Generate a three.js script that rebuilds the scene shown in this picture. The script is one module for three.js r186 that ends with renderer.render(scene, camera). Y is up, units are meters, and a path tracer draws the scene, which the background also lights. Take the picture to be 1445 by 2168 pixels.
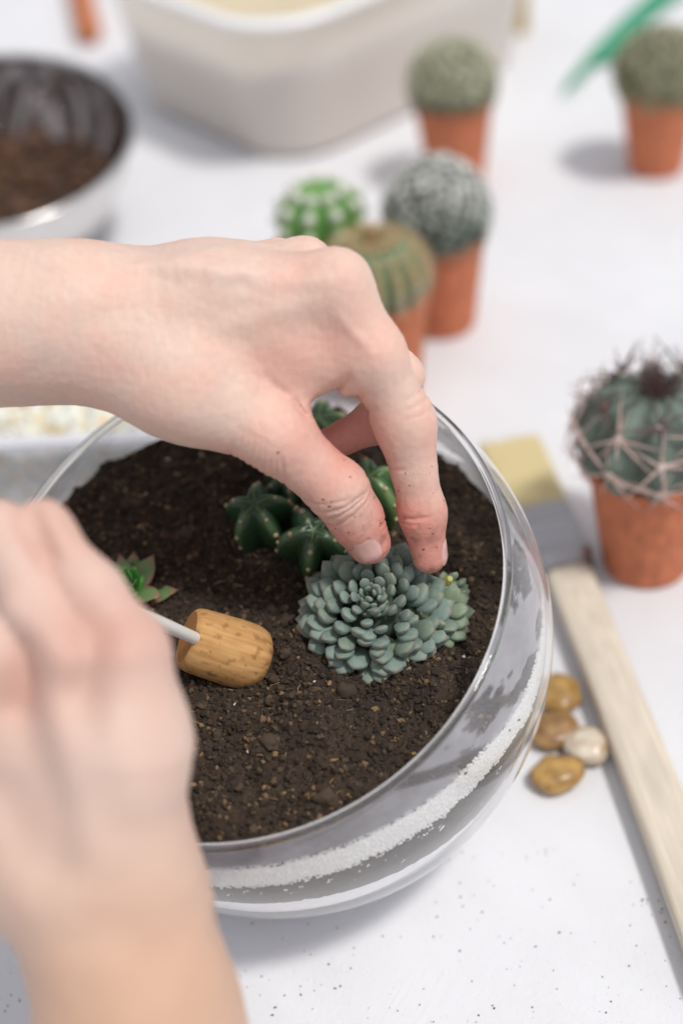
import * as THREE from 'three';
import { ImprovedNoise } from 'three/addons/math/ImprovedNoise.js';
import { mergeGeometries, mergeVertices } from 'three/addons/utils/BufferGeometryUtils.js';

// ------------------------------------------------------------------ camera, sky, sun, exposure
const scene = new THREE.Scene();
const V = (x, y, z) => new THREE.Vector3(x, y, z);
const PITCH = THREE.MathUtils.degToRad(40), ROLL = THREE.MathUtils.degToRad(7), FPX = 3010;
const camAt = V(0, 0.45, 0);
const fwd = V(0, -Math.sin(PITCH), -Math.cos(PITCH)), r0 = V(1, 0, 0), u0 = new THREE.Vector3().crossVectors(r0, fwd);
const camR = r0.clone().multiplyScalar(Math.cos(ROLL)).addScaledVector(u0, -Math.sin(ROLL));
const camU = r0.clone().multiplyScalar(Math.sin(ROLL)).addScaledVector(u0, Math.cos(ROLL));
const camera = new THREE.PerspectiveCamera(2 * Math.atan(1084 / FPX) * 180 / Math.PI, 682 / 1024, 0.02, 30);
camera.position.copy(camAt);
camera.quaternion.setFromRotationMatrix(new THREE.Matrix4().makeBasis(camR, camU, fwd.clone().negate()));
camera.focus = 0.473;
camera.userData.fStop = 3.4;

const renderer = new THREE.WebGLRenderer({ antialias: true });
renderer.toneMapping = THREE.LinearToneMapping;
renderer.toneMappingExposure = 1.18;
renderer.shadowMap.enabled = true;

{ // bright overcast sky, a little brighter towards the sun's side and the zenith
  const W = 256, H = 128, d = new Float32Array(W * H * 4), s = V(0.355, 0.899, 0.258).normalize();
  for (let j = 0; j < H; j++) for (let i = 0; i < W; i++) {
    const up = ((j + 0.5) / H - 0.5) * Math.PI, a = ((i + 0.5) / W - 0.5) * 2 * Math.PI;
    const x = Math.cos(a) * Math.cos(up), y = Math.sin(up), z = Math.sin(a) * Math.cos(up);
    const g = 0.5 + 0.5 * (x * s.x + y * s.y + z * s.z);
    const k = (0.36 + 0.15 * Math.max(0, y)) * (0.65 + 0.74 * g * g);
    d.set([k * 0.965, k * 0.99, k * 1.06, 1], (j * W + i) * 4);
  }
  const t = new THREE.DataTexture(d, W, H, THREE.RGBAFormat, THREE.FloatType);
  t.mapping = THREE.EquirectangularReflectionMapping; t.magFilter = THREE.LinearFilter; t.needsUpdate = true;
  scene.background = t; scene.environment = t;
}
const sun = new THREE.DirectionalLight(new THREE.Color(1, 0.97, 0.925), 2.0);
sun.position.set(0.355 * 2, 0.899 * 2, 0.258 * 2 - 0.5); sun.target.position.set(0, 0, -0.5);
sun.castShadow = true; sun.shadow.radius = 14;
Object.assign(sun.shadow.camera, { left: -1, right: 1, top: 1, bottom: -1, near: 0.1, far: 6 });
scene.add(sun, sun.target);

// ------------------------------------------------------------------ helpers
let seed = 12345;
const rnd = () => { seed = (seed + 0x6d2b79f5) | 0; let t = Math.imul(seed ^ (seed >>> 15), 1 | seed); t = (t + Math.imul(t ^ (t >>> 7), 61 | t)) ^ t; return ((t ^ (t >>> 14)) >>> 0) / 4294967296; };
const rr = (a, b) => a + (b - a) * rnd();
const noise = new ImprovedNoise(), n3 = (x, y, z) => noise.noise(x, y, z);
const fbm = (x, y, z, o = 4) => { let s = 0, a = 1; for (let i = 0; i < o; i++) { s += a * n3(x, y, z); x = x * 2.03 + 7.1; y = y * 2.03 + 3.7; z = z * 2.03 + 1.3; a *= 0.5; } return s; };
const lerp = (a, b, t) => a + (b - a) * t, clamp = (x, a = 0, b = 1) => Math.min(b, Math.max(a, x)), sstep = (a, b, x) => { const t = clamp((x - a) / (b - a)); return t * t * (3 - 2 * t); };
// measured positions: a sight line of the survey (fractions of a 1445 x 2168 sheet) at a depth or on a level
const sight = (x, y) => fwd.clone().addScaledVector(camR, (x - 722.5) / FPX).addScaledVector(camU, -(y - 1084) / FPX);
const D = (x, y, d) => camAt.clone().addScaledVector(sight(x, y), d);
const T = (x, y, h = 0) => { const v = sight(x, y); return camAt.clone().addScaledVector(v, (h - camAt.y) / v.y); };
const used = {};
const numbered = (n) => { const k = used[n] = (used[n] ?? -1) + 1; return k ? n + '_' + String(k).padStart(3, '0') : n; };
const sh = (m) => { m.castShadow = m.receiveShadow = true; return m; };
function tag(o, label, category, group, kind) { if (label) o.userData.label = label; if (category) o.userData.category = category; if (group) o.userData.group = group; if (kind) o.userData.kind = kind; return o; }
function thing(name, at, label, category, group, kind) { const g = new THREE.Group(); g.name = numbered(name); g.position.copy(at); scene.add(g); return tag(g, label, category, group, kind); }
function part(name, geo, mat, parent, label) { const m = sh(new THREE.Mesh(geo, mat)); m.name = name; parent.add(m); if (label) m.userData.label = label; return m; }
const std = (o) => new THREE.MeshStandardMaterial(o), phys = (o) => new THREE.MeshPhysicalMaterial(o);
const rgb = (r, g, b) => new THREE.Color().setRGB(r, g, b);
function paint(g, f) { // vertex colours from f(position, normal, index) -> [r, g, b(, a)]
  const p = g.attributes.position, n = g.attributes.normal, out = []; let w = 3; const a = V(), b = V();
  for (let i = 0; i < p.count; i++) { a.fromBufferAttribute(p, i); if (n) b.fromBufferAttribute(n, i); const c = f(a, b, i); w = c.length; out.push(...c); }
  g.setAttribute('color', new THREE.BufferAttribute(new Float32Array(out), w)); return g;
}
function warp(g, f) { const p = g.attributes.position, a = V(); for (let i = 0; i < p.count; i++) { a.fromBufferAttribute(p, i); f(a, i); p.setXYZ(i, a.x, a.y, a.z); } g.computeVertexNormals(); return g; }
function gridGeo(nu, nv, f, closed) { // f(u, v) -> Vector3
  const P = [], I = [], uv = [];
  for (let j = 0; j <= nv; j++) for (let i = 0; i <= nu; i++) { const p = f(i / nu, j / nv); P.push(p.x, p.y, p.z); uv.push(i / nu, j / nv); }
  for (let j = 0; j < nv; j++) for (let i = 0; i < nu; i++) { const a = j * (nu + 1) + i, b = a + 1, c = a + nu + 1, d = c + 1; I.push(a, b, d, a, d, c); }
  let g = new THREE.BufferGeometry(); g.setAttribute('position', new THREE.BufferAttribute(new Float32Array(P), 3)); g.setAttribute('uv', new THREE.BufferAttribute(new Float32Array(uv), 2)); g.setIndex(I);
  if (closed) { g.deleteAttribute('uv'); g = mergeVertices(g, 1e-7); }
  g.computeVertexNormals(); return g;
}
function dataTex(n, f, srgb, rep) { // f(u, v) -> [r, g, b] 0..1, made to tile by the caller
  const d = new Uint8Array(n * n * 4);
  for (let j = 0; j < n; j++) for (let i = 0; i < n; i++) { const c = f(i / n, j / n); d.set([c[0] * 255, c[1] * 255, c[2] * 255, 255], (j * n + i) * 4); }
  const t = new THREE.DataTexture(d, n, n); t.wrapS = t.wrapT = THREE.RepeatWrapping; t.magFilter = THREE.LinearFilter; if (srgb) t.colorSpace = THREE.SRGBColorSpace; if (rep) t.repeat.set(rep, rep); t.needsUpdate = true; return t;
}
const ring = (u, v, k, z, o = 4) => { // tiling noise on a torus
  const a = u * 2 * Math.PI, b = v * 2 * Math.PI; return fbm(Math.cos(a) * k + z, Math.sin(a) * k + Math.cos(b) * k * 0.73, Math.sin(b) * k + z * 0.3, o);
};
const pebbleGeo = (detail, rough, s) => { const g = mergeVertices(new THREE.IcosahedronGeometry(1, detail).deleteAttribute('uv').deleteAttribute('normal')); return warp(g, (p) => { const k = 1 + rough * fbm(p.x * 1.6 + s, p.y * 1.6 - s, p.z * 1.6 + s * 2, 3); p.multiplyScalar(k); }); };
function scatter(name, geo, mat, list, parent) { // list of [pos, scale Vector3, colour]; random turn
  const m = sh(new THREE.InstancedMesh(geo, mat, list.length)), M = new THREE.Matrix4(), q = new THREE.Quaternion();
  list.forEach(([p, s, c, dir], i) => { if (dir) q.setFromUnitVectors(V(0, 1, 0), dir); else q.setFromEuler(new THREE.Euler(rr(0, 6.3), rr(0, 6.3), rr(0, 6.3))); m.setMatrixAt(i, M.compose(p, q, s)); if (c) m.setColorAt(i, c); });
  m.name = name; m.userData.kind = 'stuff'; parent.add(m); return m;
}
const axes = (dir, hint) => { const y = dir.clone().normalize(), x = new THREE.Vector3().crossVectors(y, hint).normalize(), z = new THREE.Vector3().crossVectors(x, y); return new THREE.Matrix4().makeBasis(x, y, z); };

// ------------------------------------------------------------------ table top
{
  const t = dataTex(1024, (u, v) => { const a = ring(u, v, 2.5, 3), b = ring(u, v, 9, 8); const k = 0.975 + 0.02 * a + 0.012 * b; return [clamp(k), clamp(k * 1.0), clamp(k * 1.005)]; }, true);
  const b = dataTex(512, (u, v) => { const k = 0.5 + 0.25 * ring(u, v, 30, 2, 3) + 0.2 * ring(u, v, 8, 5, 2); return [clamp(k), clamp(k), clamp(k)]; });
  t.repeat.set(2.2, 2.2); b.repeat.set(14, 14);
  const g = new THREE.BoxGeometry(3.2, 0.03, 3.2); const uv = g.attributes.uv;
  const m = part('tabletop', g, std({ color: rgb(0.765, 0.765, 0.78), map: t, bumpMap: b, bumpScale: 0.00025, roughness: 0.55 }), scene);
  m.position.set(0, -0.015, -0.9);
  tag(m, 'white painted tabletop under the whole planting scene', 'tabletop', null, 'structure');
}
// ------------------------------------------------------------------ glass bowl with a slanted opening
const BC = V(-0.03002, 0.08823, -0.36782), BR = 0.10027, BN = V(-0.17838, 0.93613, 0.30307).normalize(), BH = 0.0395;
const bx = new THREE.Vector3().crossVectors(BN, V(1, 0, 0)).normalize(), by = new THREE.Vector3().crossVectors(BN, bx);
const bowlPt = (R, h, a, floor) => { const r = Math.sqrt(Math.max(0, R * R - h * h)); const p = BC.clone().addScaledVector(BN, h).addScaledVector(bx, r * Math.cos(a)).addScaledVector(by, r * Math.sin(a)); if (p.y < floor) p.y = floor + (p.y - floor) * 0.02; return p; };
const RI = BR - 0.0024;
const sandTop = (x, z) => 0.0842 + 0.16 * (x - BC.x) * (x > BC.x ? 1 : 0.6) - 0.10 * Math.max(0, 0.09 - (z - BC.z)) * 0.3;
const bowl = thing('glass_bowl', V(BC.x, 0, BC.z), 'clear round glass bowl with slanted rim, filled with dark soil', 'bowl');
const local = (g, o) => g.translate(-o.position.x, -o.position.y, -o.position.z);
const paneGlass = phys({ color: 0xffffff, roughness: 0.02, transmission: 1, thickness: 0, ior: 1.5 });
{
  const shell = (R, floor, flip) => gridGeo(160, 90, (u, v) => { const th = lerp(Math.acos(BH / R), Math.PI, v); return bowlPt(R, R * Math.cos(th), u * 2 * Math.PI * (flip ? -1 : 1), floor); }, true);
  part('glass_wall', local(mergeGeometries([shell(BR, 0.0015, false), shell(RI, 0.0045, true)]), bowl), paneGlass, bowl);
  const rimR = Math.sqrt(BR * BR - BH * BH) - 0.0012;
  const tor = new THREE.TorusGeometry(rimR, 0.00155, 16, 240); tor.applyMatrix4(new THREE.Matrix4().makeBasis(bx, by, BN).setPosition(BC.clone().addScaledVector(BN, BH + 0.0003)));
  part('rim', local(tor, bowl), phys({ color: 0xffffff, roughness: 0.03, transmission: 1, thickness: 0.003, ior: 1.5 }), bowl);
  // dust haze with sky reflections painted in; gaps paint soil reflections
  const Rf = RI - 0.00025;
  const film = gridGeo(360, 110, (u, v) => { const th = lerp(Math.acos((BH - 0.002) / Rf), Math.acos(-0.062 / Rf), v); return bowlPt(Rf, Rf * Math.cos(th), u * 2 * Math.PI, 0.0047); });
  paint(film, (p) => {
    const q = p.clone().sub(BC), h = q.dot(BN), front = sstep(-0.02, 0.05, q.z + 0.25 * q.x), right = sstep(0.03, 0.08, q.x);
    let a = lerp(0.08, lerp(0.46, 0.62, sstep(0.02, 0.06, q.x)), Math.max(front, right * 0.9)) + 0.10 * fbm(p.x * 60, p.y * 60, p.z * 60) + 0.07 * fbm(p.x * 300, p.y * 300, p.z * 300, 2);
    const hole = sstep(0.14, 0.22, fbm(p.x * 42 + 5, p.y * 80 + 2, p.z * 42, 4) - 0.25 * sstep(0.06, 0.03, q.x)) * right; // streaks left clear to paint soil reflections
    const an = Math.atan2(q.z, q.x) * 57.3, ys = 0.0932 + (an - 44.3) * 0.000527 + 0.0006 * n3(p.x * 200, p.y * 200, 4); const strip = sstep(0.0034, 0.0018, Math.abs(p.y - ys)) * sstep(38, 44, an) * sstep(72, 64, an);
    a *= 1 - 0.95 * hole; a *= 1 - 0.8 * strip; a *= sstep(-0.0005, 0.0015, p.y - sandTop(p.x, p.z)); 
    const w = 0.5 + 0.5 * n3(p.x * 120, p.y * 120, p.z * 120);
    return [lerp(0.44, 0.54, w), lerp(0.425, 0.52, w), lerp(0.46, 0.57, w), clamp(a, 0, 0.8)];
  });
  part('dust_reflection_film', local(film, bowl), std({ vertexColors: true, transparent: true, roughness: 0.9, side: THREE.DoubleSide }), bowl, 'grey haze of dust and painted reflections on the inside of the glass');
}
// ------------------------------------------------------------------ filling: soil, white sand, grey sand
const soilBase = (x, z) => { const lx = x - BC.x, lz = z - BC.z; return 0.1062 - 0.144 * lz - 0.05 * Math.max(0, lx - 0.02) - 0.9 * Math.pow(Math.max(0, lx - 0.045), 1.5); };
const clods = [[700, 1655, 0.008, 0.004], [650, 1530, 0.007, 0.003], [900, 1440, 0.009, 0.003], [560, 1560, 0.009, 0.003], [1000, 1380, 0.008, 0.003], [700, 1500, 0.02, 0.003], [420, 1240, 0.02, -0.003], [560, 1290, 0.018, -0.004]].map(([x, y, r, h]) => { const p = D(x, y, 0.5); const v = sight(x, y); const t = (0.1062 + 0.144 * BC.z - camAt.y) / (v.y + 0.144 * v.z); return [camAt.clone().addScaledVector(v, t), r, h]; });
const soilH = (x, z, fine = true) => {
  let h = soilBase(x, z) + 0.0044 * n3(x * 45, 1.3, z * 45) + 0.0036 * n3(x * 110, 4.3, z * 110);
  for (const [c, r, k] of clods) { const d2 = ((x - c.x) ** 2 + (z - c.z) ** 2) / (r * r); if (d2 < 6) h += k * Math.exp(-d2); }
  if (fine) { const a = n3(x * 260, 2, z * 260), b = n3(x * 620, 7, z * 620), c = n3(x * 1300, 9, z * 1300); h += 0.0018 * (0.5 - Math.abs(a)) + 0.0014 * (0.4 - Math.abs(b)) + 0.0006 * c; }
  return h;
};
const soil = thing('potting_soil', V(BC.x, 0.1, BC.z), 'dark brown crumbly potting soil filling the glass bowl', 'soil');
{
  const Rs = RI - 0.0007;
  const edgeR = (a) => { let y = 0.1; for (let k = 0; k < 6; k++) { const r = Math.sqrt(Rs * Rs - (y - BC.y) ** 2); y = soilBase(BC.x + r * Math.cos(a), BC.z + r * Math.sin(a)); } return Math.sqrt(Rs * Rs - (y - BC.y) ** 2); };
  const top = gridGeo(900, 200, (u, v) => { const a = u * 2 * Math.PI, r = edgeR(a) * Math.pow(v, 0.75), x = BC.x + r * Math.cos(a), z = BC.z + r * Math.sin(a); return V(x, soilH(x, z), z); });
  const col = (p) => { const w = n3(p.x * 300, p.y * 300, p.z * 300), f = n3(p.x * 900, p.y * 900, p.z * 900), m = n3(p.x * 30, 3, p.z * 30); const k = clamp(1 + 0.45 * w + 0.4 * f + 0.25 * m, 0.35, 2.2); return [0.040 * k, 0.0255 * k, 0.0165 * k]; };
  top.index.array.reverse(); top.computeVertexNormals(); paint(top, col);
  const side = gridGeo(500, 24, (u, v) => { const a = u * 2 * Math.PI, r = edgeR(a), x = BC.x + r * Math.cos(a), z = BC.z + r * Math.sin(a), y = lerp(soilBase(x, z) + 0.001, 0.055, v), rs = Math.sqrt(Rs * Rs - (y - BC.y) ** 2) - 0.0006 * Math.abs(n3(u * 300, y * 500, 2)); return V(BC.x + rs * Math.cos(a), y, BC.z + rs * Math.sin(a)); });
  paint(side, col);
  const m = std({ vertexColors: true, roughness: 0.95 });
  part('soil_surface', local(top, soil), m, soil);
  part('soil_side', local(side, soil), m, soil);
  const list = [[], [], []], lightBits = [];
  const tones = [[0.036, 0.023, 0.015], [0.055, 0.036, 0.022], [0.020, 0.013, 0.009], [0.085, 0.055, 0.031], [0.16, 0.10, 0.052]];
  for (let i = 0; i < 46000; i++) {
    const a = rr(0, 6.2832), r = edgeR(a) * Math.sqrt(rnd()) * 0.995, x = BC.x + r * Math.cos(a), z = BC.z + r * Math.sin(a), s = 0.00016 + 0.0010 * Math.pow(rnd(), 6);
    const t = tones[Math.floor(Math.pow(rnd(), 2.1) * 5)], k = rr(0.6, 1.4);
    list[i % 3].push([V(x, soilH(x, z) + s * 0.25 - 0.1 , z).sub(V(BC.x, 0, BC.z)), V(s * rr(0.7, 1.2), s * rr(0.5, 1), s * rr(0.7, 1.5)), rgb(t[0] * k, t[1] * k, t[2] * k)]);
  }
  for (let i = 0; i < 120; i++) { // lighter clods
    const a = rr(0, 6.2832), r = edgeR(a) * Math.sqrt(rnd()) * 0.95, x = BC.x + r * Math.cos(a), z = BC.z + r * Math.sin(a), s = 0.001 + 0.0028 * rnd() * rnd(), k = rr(0.7, 1.2);
    list[i % 3].push([V(x - BC.x, soilH(x, z) - 0.1 + s * 0.2, z - BC.z), V(s, s * 0.7, s * rr(0.7, 1.2)), rgb(0.065 * k, 0.044 * k, 0.028 * k)]);
  }
  const cm = std({ color: 0xffffff, roughness: 0.95 });
  list.forEach((l, i) => scatter('soil_crumbs', pebbleGeo(2, 0.62, i * 5 + 1), cm, l, soil));
  for (let i = 0; i < 140; i++) { const a = rr(0, 6.2832), r = edgeR(a) * Math.sqrt(rnd()) * 0.97, x = BC.x + r * Math.cos(a), z = BC.z + r * Math.sin(a), s = rr(0.0003, 0.0008); const t = rnd() < 0.25 ? rgb(0.6, 0.58, 0.52) : rgb(0.26, 0.15, 0.07); lightBits.push([V(x - BC.x, soilH(x, z) - 0.1 + s * 0.5, z - BC.z), V(s, s * 0.6, s * rr(0.8, 2.4)), t]); }
  scatter('pale_grit', pebbleGeo(1, 0.4, 9), cm, lightBits, soil);
  const tw = [];
  for (let i = 0; i < 110; i++) {
    const a = rr(0, 6.2832), r = edgeR(a) * Math.sqrt(rnd()) * 0.95, x = BC.x + r * Math.cos(a), z = BC.z + r * Math.sin(a), y = soilH(x, z) + 0.0006, q = rr(0, 6.28), L = rr(0.0015, 0.0045);
    const c = new THREE.QuadraticBezierCurve3(V(x, y, z), V(x + L * Math.cos(q) * 0.5 + rr(-1, 1) * L * 0.3, y + L * rr(0.05, 0.35), z + L * Math.sin(q) * 0.5), V(x + L * Math.cos(q), y + L * rr(-0.05, 0.3), z + L * Math.sin(q)));
    tw.push(new THREE.TubeGeometry(c, 6, rr(0.00007, 0.0002), 5));
  }
  const fib = part('root_fibres', local(mergeGeometries(tw), soil), std({ color: rgb(0.30, 0.18, 0.08), roughness: 0.85 }), soil); fib.userData.kind = 'stuff';
}
{
  const ws = thing('white_sand_layer', V(BC.x, 0.08, BC.z), 'band of coarse white sand seen through the bowl glass under the soil', 'sand', null, 'stuff');
  const grey = thing('grey_sand_layer', V(BC.x, 0.03, BC.z), 'fine grey sand at the bottom of the glass bowl', 'sand', null, 'stuff');
  const Rg = RI - 0.0006;
  const at = (a, y, R) => { const r = Math.sqrt(Math.max(0, R * R - (y - BC.y) ** 2)); return V(BC.x + r * Math.cos(a), y, BC.z + r * Math.sin(a)); };
  const yTop = (a) => { const p = at(a, 0.085, Rg); return sandTop(p.x, p.z) + 0.0012 * fbm(Math.cos(a) * 9, Math.sin(a) * 9, 2); };
  const yBot = (a) => yTop(a) - 0.0118 + 0.0010 * fbm(Math.cos(a) * 7, Math.sin(a) * 7, 6);
  const back = gridGeo(400, 6, (u, v) => { const a = u * 2 * Math.PI; return at(a, lerp(yTop(a) - 0.0006, yBot(a) + 0.0006, v), Rg + 0.0001); });
  part('sand_bed', local(back, ws), std({ color: rgb(0.74, 0.73, 0.72), roughness: 0.9 }), ws);
  const l = [];
  for (let i = 0; i < 15000; i++) { const a = rr(0, 6.2832), t = rr(-0.07, 1.09), s = rr(0.00032, 0.00062), y = lerp(yTop(a), yBot(a), t), k = rr(0.66, 0.86); l.push([at(a, y, Rg - 0.0002).sub(ws.position), V(s, s * rr(0.7, 1), s * rr(0.7, 1.1)), rgb(k, k * 0.99, k * 0.97)]); }
  for (let i = 0; i < 60; i++) { const a = rr(0, 6.2832), y = yBot(a) - rr(0.0012, 0.007); for (let j = 0; j < 4; j++) { const s = rr(0.00014, 0.00036); l.push([at(a + rr(-1, 1) * 0.008, y + rr(-1, 1) * 0.0005, Rg - 0.0001).sub(ws.position), V(s, s, s), rgb(0.8, 0.79, 0.77)]); } }
  scatter('sand_grains', pebbleGeo(1, 0.4, 3), std({ color: 0xffffff, roughness: 0.8 }), l, ws);
  const gg = gridGeo(300, 40, (u, v) => { const a = u * 2 * Math.PI, y = lerp(yBot(a) + 0.001, 0.0052, v); return at(a, y, Rg - 0.0004); });
  paint(gg, (p) => { const k = 1 + 0.15 * n3(p.x * 500, p.y * 500, p.z * 500) + 0.1 * n3(p.x * 30, p.y * 150, p.z * 30), w = sstep(0.045, 0.02, p.y); return [lerp(0.86, 0.88, w) * k, lerp(0.85, 0.88, w) * k, lerp(0.87, 0.90, w) * k]; });
  part('sand_body', local(gg, grey), std({ vertexColors: true, roughness: 0.9 }), grey);
}
// ------------------------------------------------------------------ plump leaves
function leafGeo({ L = 1, W = 0.36, Tk = 0.2, bend = 0.1, tip = 0.06, wide = 0.62, col, nu = 14, nv = 14 }) {
  const g = gridGeo(nv, nu, (a, u) => {
    const e = u < wide ? 0.5 + 0.5 * Math.sin((u / wide) * Math.PI / 2) : Math.pow(Math.max(0, 1 - ((u - wide) / (1 - wide)) ** 2), 0.58);
    const cap = u < 0.02 ? 0.0 : 1, w = W * e * cap, t = Tk * (0.75 + 0.25 * Math.sin(u * Math.PI)) * Math.pow(e, 0.8) * cap, c = Math.cos(a * 2 * Math.PI), s = Math.sin(a * 2 * Math.PI);
    const mucro = u > 0.97 ? tip : 0;
    return V(w * c, L * u + mucro, t * (s > 0 ? 0.55 * s : 1.0 * s) + bend * u * u);
  }, true);
  return paint(g, (p, n) => col(clamp(p.y / L), p.x / W, p.z, n));
}
function rosette(o, C, axis, N, Rm, H, geos, mat, opt = {}) {
  const n = axis.clone().normalize(), ex = new THREE.Vector3().crossVectors(n, V(0.3, 0.1, 1)).normalize(), ez = new THREE.Vector3().crossVectors(ex, n);
  const { L0 = 0.004, L1 = 0.013, f0 = 10, f1 = 88, pw = 0.6, skip, start = 0, jit = 1, th1 = 96, fw = 0.75, Lp = 0.8 } = opt;
  for (let i = start; i < N; i++) {
    const t = (i + 0.5) / N, a = i * 2.39996 + rr(-0.12, 0.12) * jit, th = THREE.MathUtils.degToRad(lerp(6, th1, Math.pow(t, pw))), rad = ex.clone().multiplyScalar(Math.cos(a)).addScaledVector(ez, Math.sin(a));
    const ph = THREE.MathUtils.degToRad(lerp(f0, f1, Math.pow(t, fw)) + rr(-6, 6) * jit), L = lerp(L0, L1, Math.pow(t, Lp)) * rr(0.84, 1.14);
    const A = n.clone().multiplyScalar(Math.cos(ph)).addScaledVector(rad, Math.sin(ph)), Nn = n.clone().multiplyScalar(Math.sin(ph)).addScaledVector(rad, -Math.cos(ph));
    const tipP = C.clone().addScaledVector(rad, Rm * Math.sin(th) * rr(0.95, 1.04)).addScaledVector(n, H * Math.cos(th) + rr(-0.0006, 0.0006)), base = tipP.clone().addScaledVector(A, -L);
    if (skip && skip(tipP, t)) continue;
    const X = new THREE.Vector3().crossVectors(A, Nn), m = part('leaf', geos[i % geos.length], mat, o);
    const tw = rr(-0.2, 0.2) * jit, X2 = X.clone().multiplyScalar(Math.cos(tw)).addScaledVector(Nn, Math.sin(tw)), N2 = new THREE.Vector3().crossVectors(X2, A);
    m.matrix.makeBasis(X2, A, N2).scale(V(L * rr(0.86, 1.14), L, L * rr(0.85, 1.15))).setPosition(base.sub(o.position)); m.matrix.decompose(m.position, m.quaternion, m.scale);
  }
}
{ // blue-green succulent
  const base = V(0.0105, 0.1035, -0.3560);
  const s = thing('succulent', base, 'plump blue-green rosette succulent held between thumb and finger', 'succulent');
  const mk = (k, gr, sd) => leafGeo({ L: 1, W: 0.36, Tk: 0.31, bend: 0.11, tip: 0.08, wide: 0.58, col: (u, x, z) => { const red = sstep(0.965, 1.0, u) * 0.55, e = Math.pow(Math.abs(x), 3) * 0.25, m = 1 + 0.22 * n3(x * 3 + sd, u * 5, sd); const c = [lerp(0.175, 0.215, gr), lerp(0.235, 0.275, gr), lerp(0.205, 0.17, gr)].map((q) => q * k * m * lerp(0.8, 1.05, sstep(0, 0.5, u)) + e * 0.06); return [lerp(c[0], 0.33, red), lerp(c[1], 0.17, red), lerp(c[2], 0.12, red)]; } });
  const geos = [mk(1, 0, 1), mk(0.85, 0.15, 2), mk(1.12, 0.1, 3), mk(0.95, 0.35, 4), mk(1.05, 0.0, 5)], green = [mk(1.0, 0.8, 6), mk(0.9, 0.9, 7), mk(1.1, 0.6, 8)];
  const lm = phys({ vertexColors: true, roughness: 0.62, sheen: 0.8, sheenColor: rgb(0.8, 0.88, 0.9), sheenRoughness: 0.5 });
  const ax = V(-0.06, 0.93, 0.36);
  rosette(s, base.clone().add(V(-0.003, 0.002, 0.004)), ax, 126, 0.0268, 0.0215, geos, lm, { L0: 0.0038, L1: 0.0142, f0: 22, f1: 84, pw: 0.72, fw: 0.58, Lp: 0.62, jit: 1.4 });
  const young = [mk(1.05, 0.3, 11), mk(1.2, 0.45, 12)], heart = base.clone().add(V(-0.003, 0.002, 0.004)).addScaledVector(ax.clone().normalize(), 0.0135);
  rosette(s, heart, ax, 26, 0.0062, 0.0075, young, lm, { L0: 0.0032, L1: 0.0062, f0: 4, f1: 52, pw: 0.6, fw: 0.7 });
  rosette(s, base.clone().add(V(0.0165, 0.0015, 0.0055)), V(0.35, 0.85, 0.35), 34, 0.0135, 0.0125, green.concat(geos[3]), lm, { L0: 0.006, L1: 0.0125, f0: 25, f1: 95, start: 4 });
  rosette(s, base.clone().add(V(0.0225, 0.0035, -0.002)), V(0.5, 0.8, 0.1), 22, 0.008, 0.008, green, lm, { L0: 0.003, L1: 0.007 });
  rosette(s, base.clone().add(V(-0.0005, -0.001, 0.022)), V(0, 0.7, 0.7), 12, 0.008, 0.005, green.concat(geos[2]), lm, { L0: 0.006, L1: 0.011, f0: 40, f1: 95, start: 2 });
  const stub = part('stem_scar', new THREE.CylinderGeometry(0.0010, 0.0017, 0.0022, 14), std({ color: rgb(0.42, 0.42, 0.12), roughness: 0.7 }), s, 'yellow-green cut stem end'); stub.position.set(0.0232, 0.0128, 0.001); stub.rotation.set(0.5, 0, -0.3);
  const core = part('stem', pebbleGeo(3, 0.08, 4).scale(0.0135, 0.0105, 0.0135), std({ color: rgb(0.05, 0.07, 0.05), roughness: 0.9 }), s); core.position.set(-0.001, 0.003, 0.001);
}
{ // small red-edged rosette by the near hand
  const v = D(272, 1240, 0.505), base = V(v.x, soilH(v.x, v.z, false) + 0.002, v.z);
  const s = thing('small_succulent', base, 'small bright green succulent with red-edged leaves beside the near hand', 'succulent');
  const g1 = leafGeo({ W: 0.27, Tk: 0.1, bend: 0.18, tip: 0.12, wide: 0.5, col: (u, x) => [0.07, 0.24, 0.05].map((q) => q * (0.8 + 0.5 * u)) });
  const g2 = leafGeo({ W: 0.31, Tk: 0.09, bend: 0.1, tip: 0.14, wide: 0.5, col: (u, x) => { const r = clamp(sstep(0.55, 0.95, Math.abs(x)) + sstep(0.85, 1, u)); return [lerp(0.13, 0.28, r), lerp(0.22, 0.11, r), lerp(0.08, 0.09, r)]; } });
  const m = phys({ vertexColors: true, roughness: 0.45 });
  rosette(s, base.clone().add(V(0, 0.002, 0)), V(0.1, 1, 0.2), 16, 0.007, 0.009, [g1], m, { L0: 0.006, L1: 0.011, f0: 8, f1: 60 });
  rosette(s, base.clone().add(V(0, -0.001, 0)), V(0.1, 1, 0.2), 12, 0.016, 0.008, [g2], m, { L0: 0.014, L1: 0.016, f0: 55, f1: 80, start: 2 });
}
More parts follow.
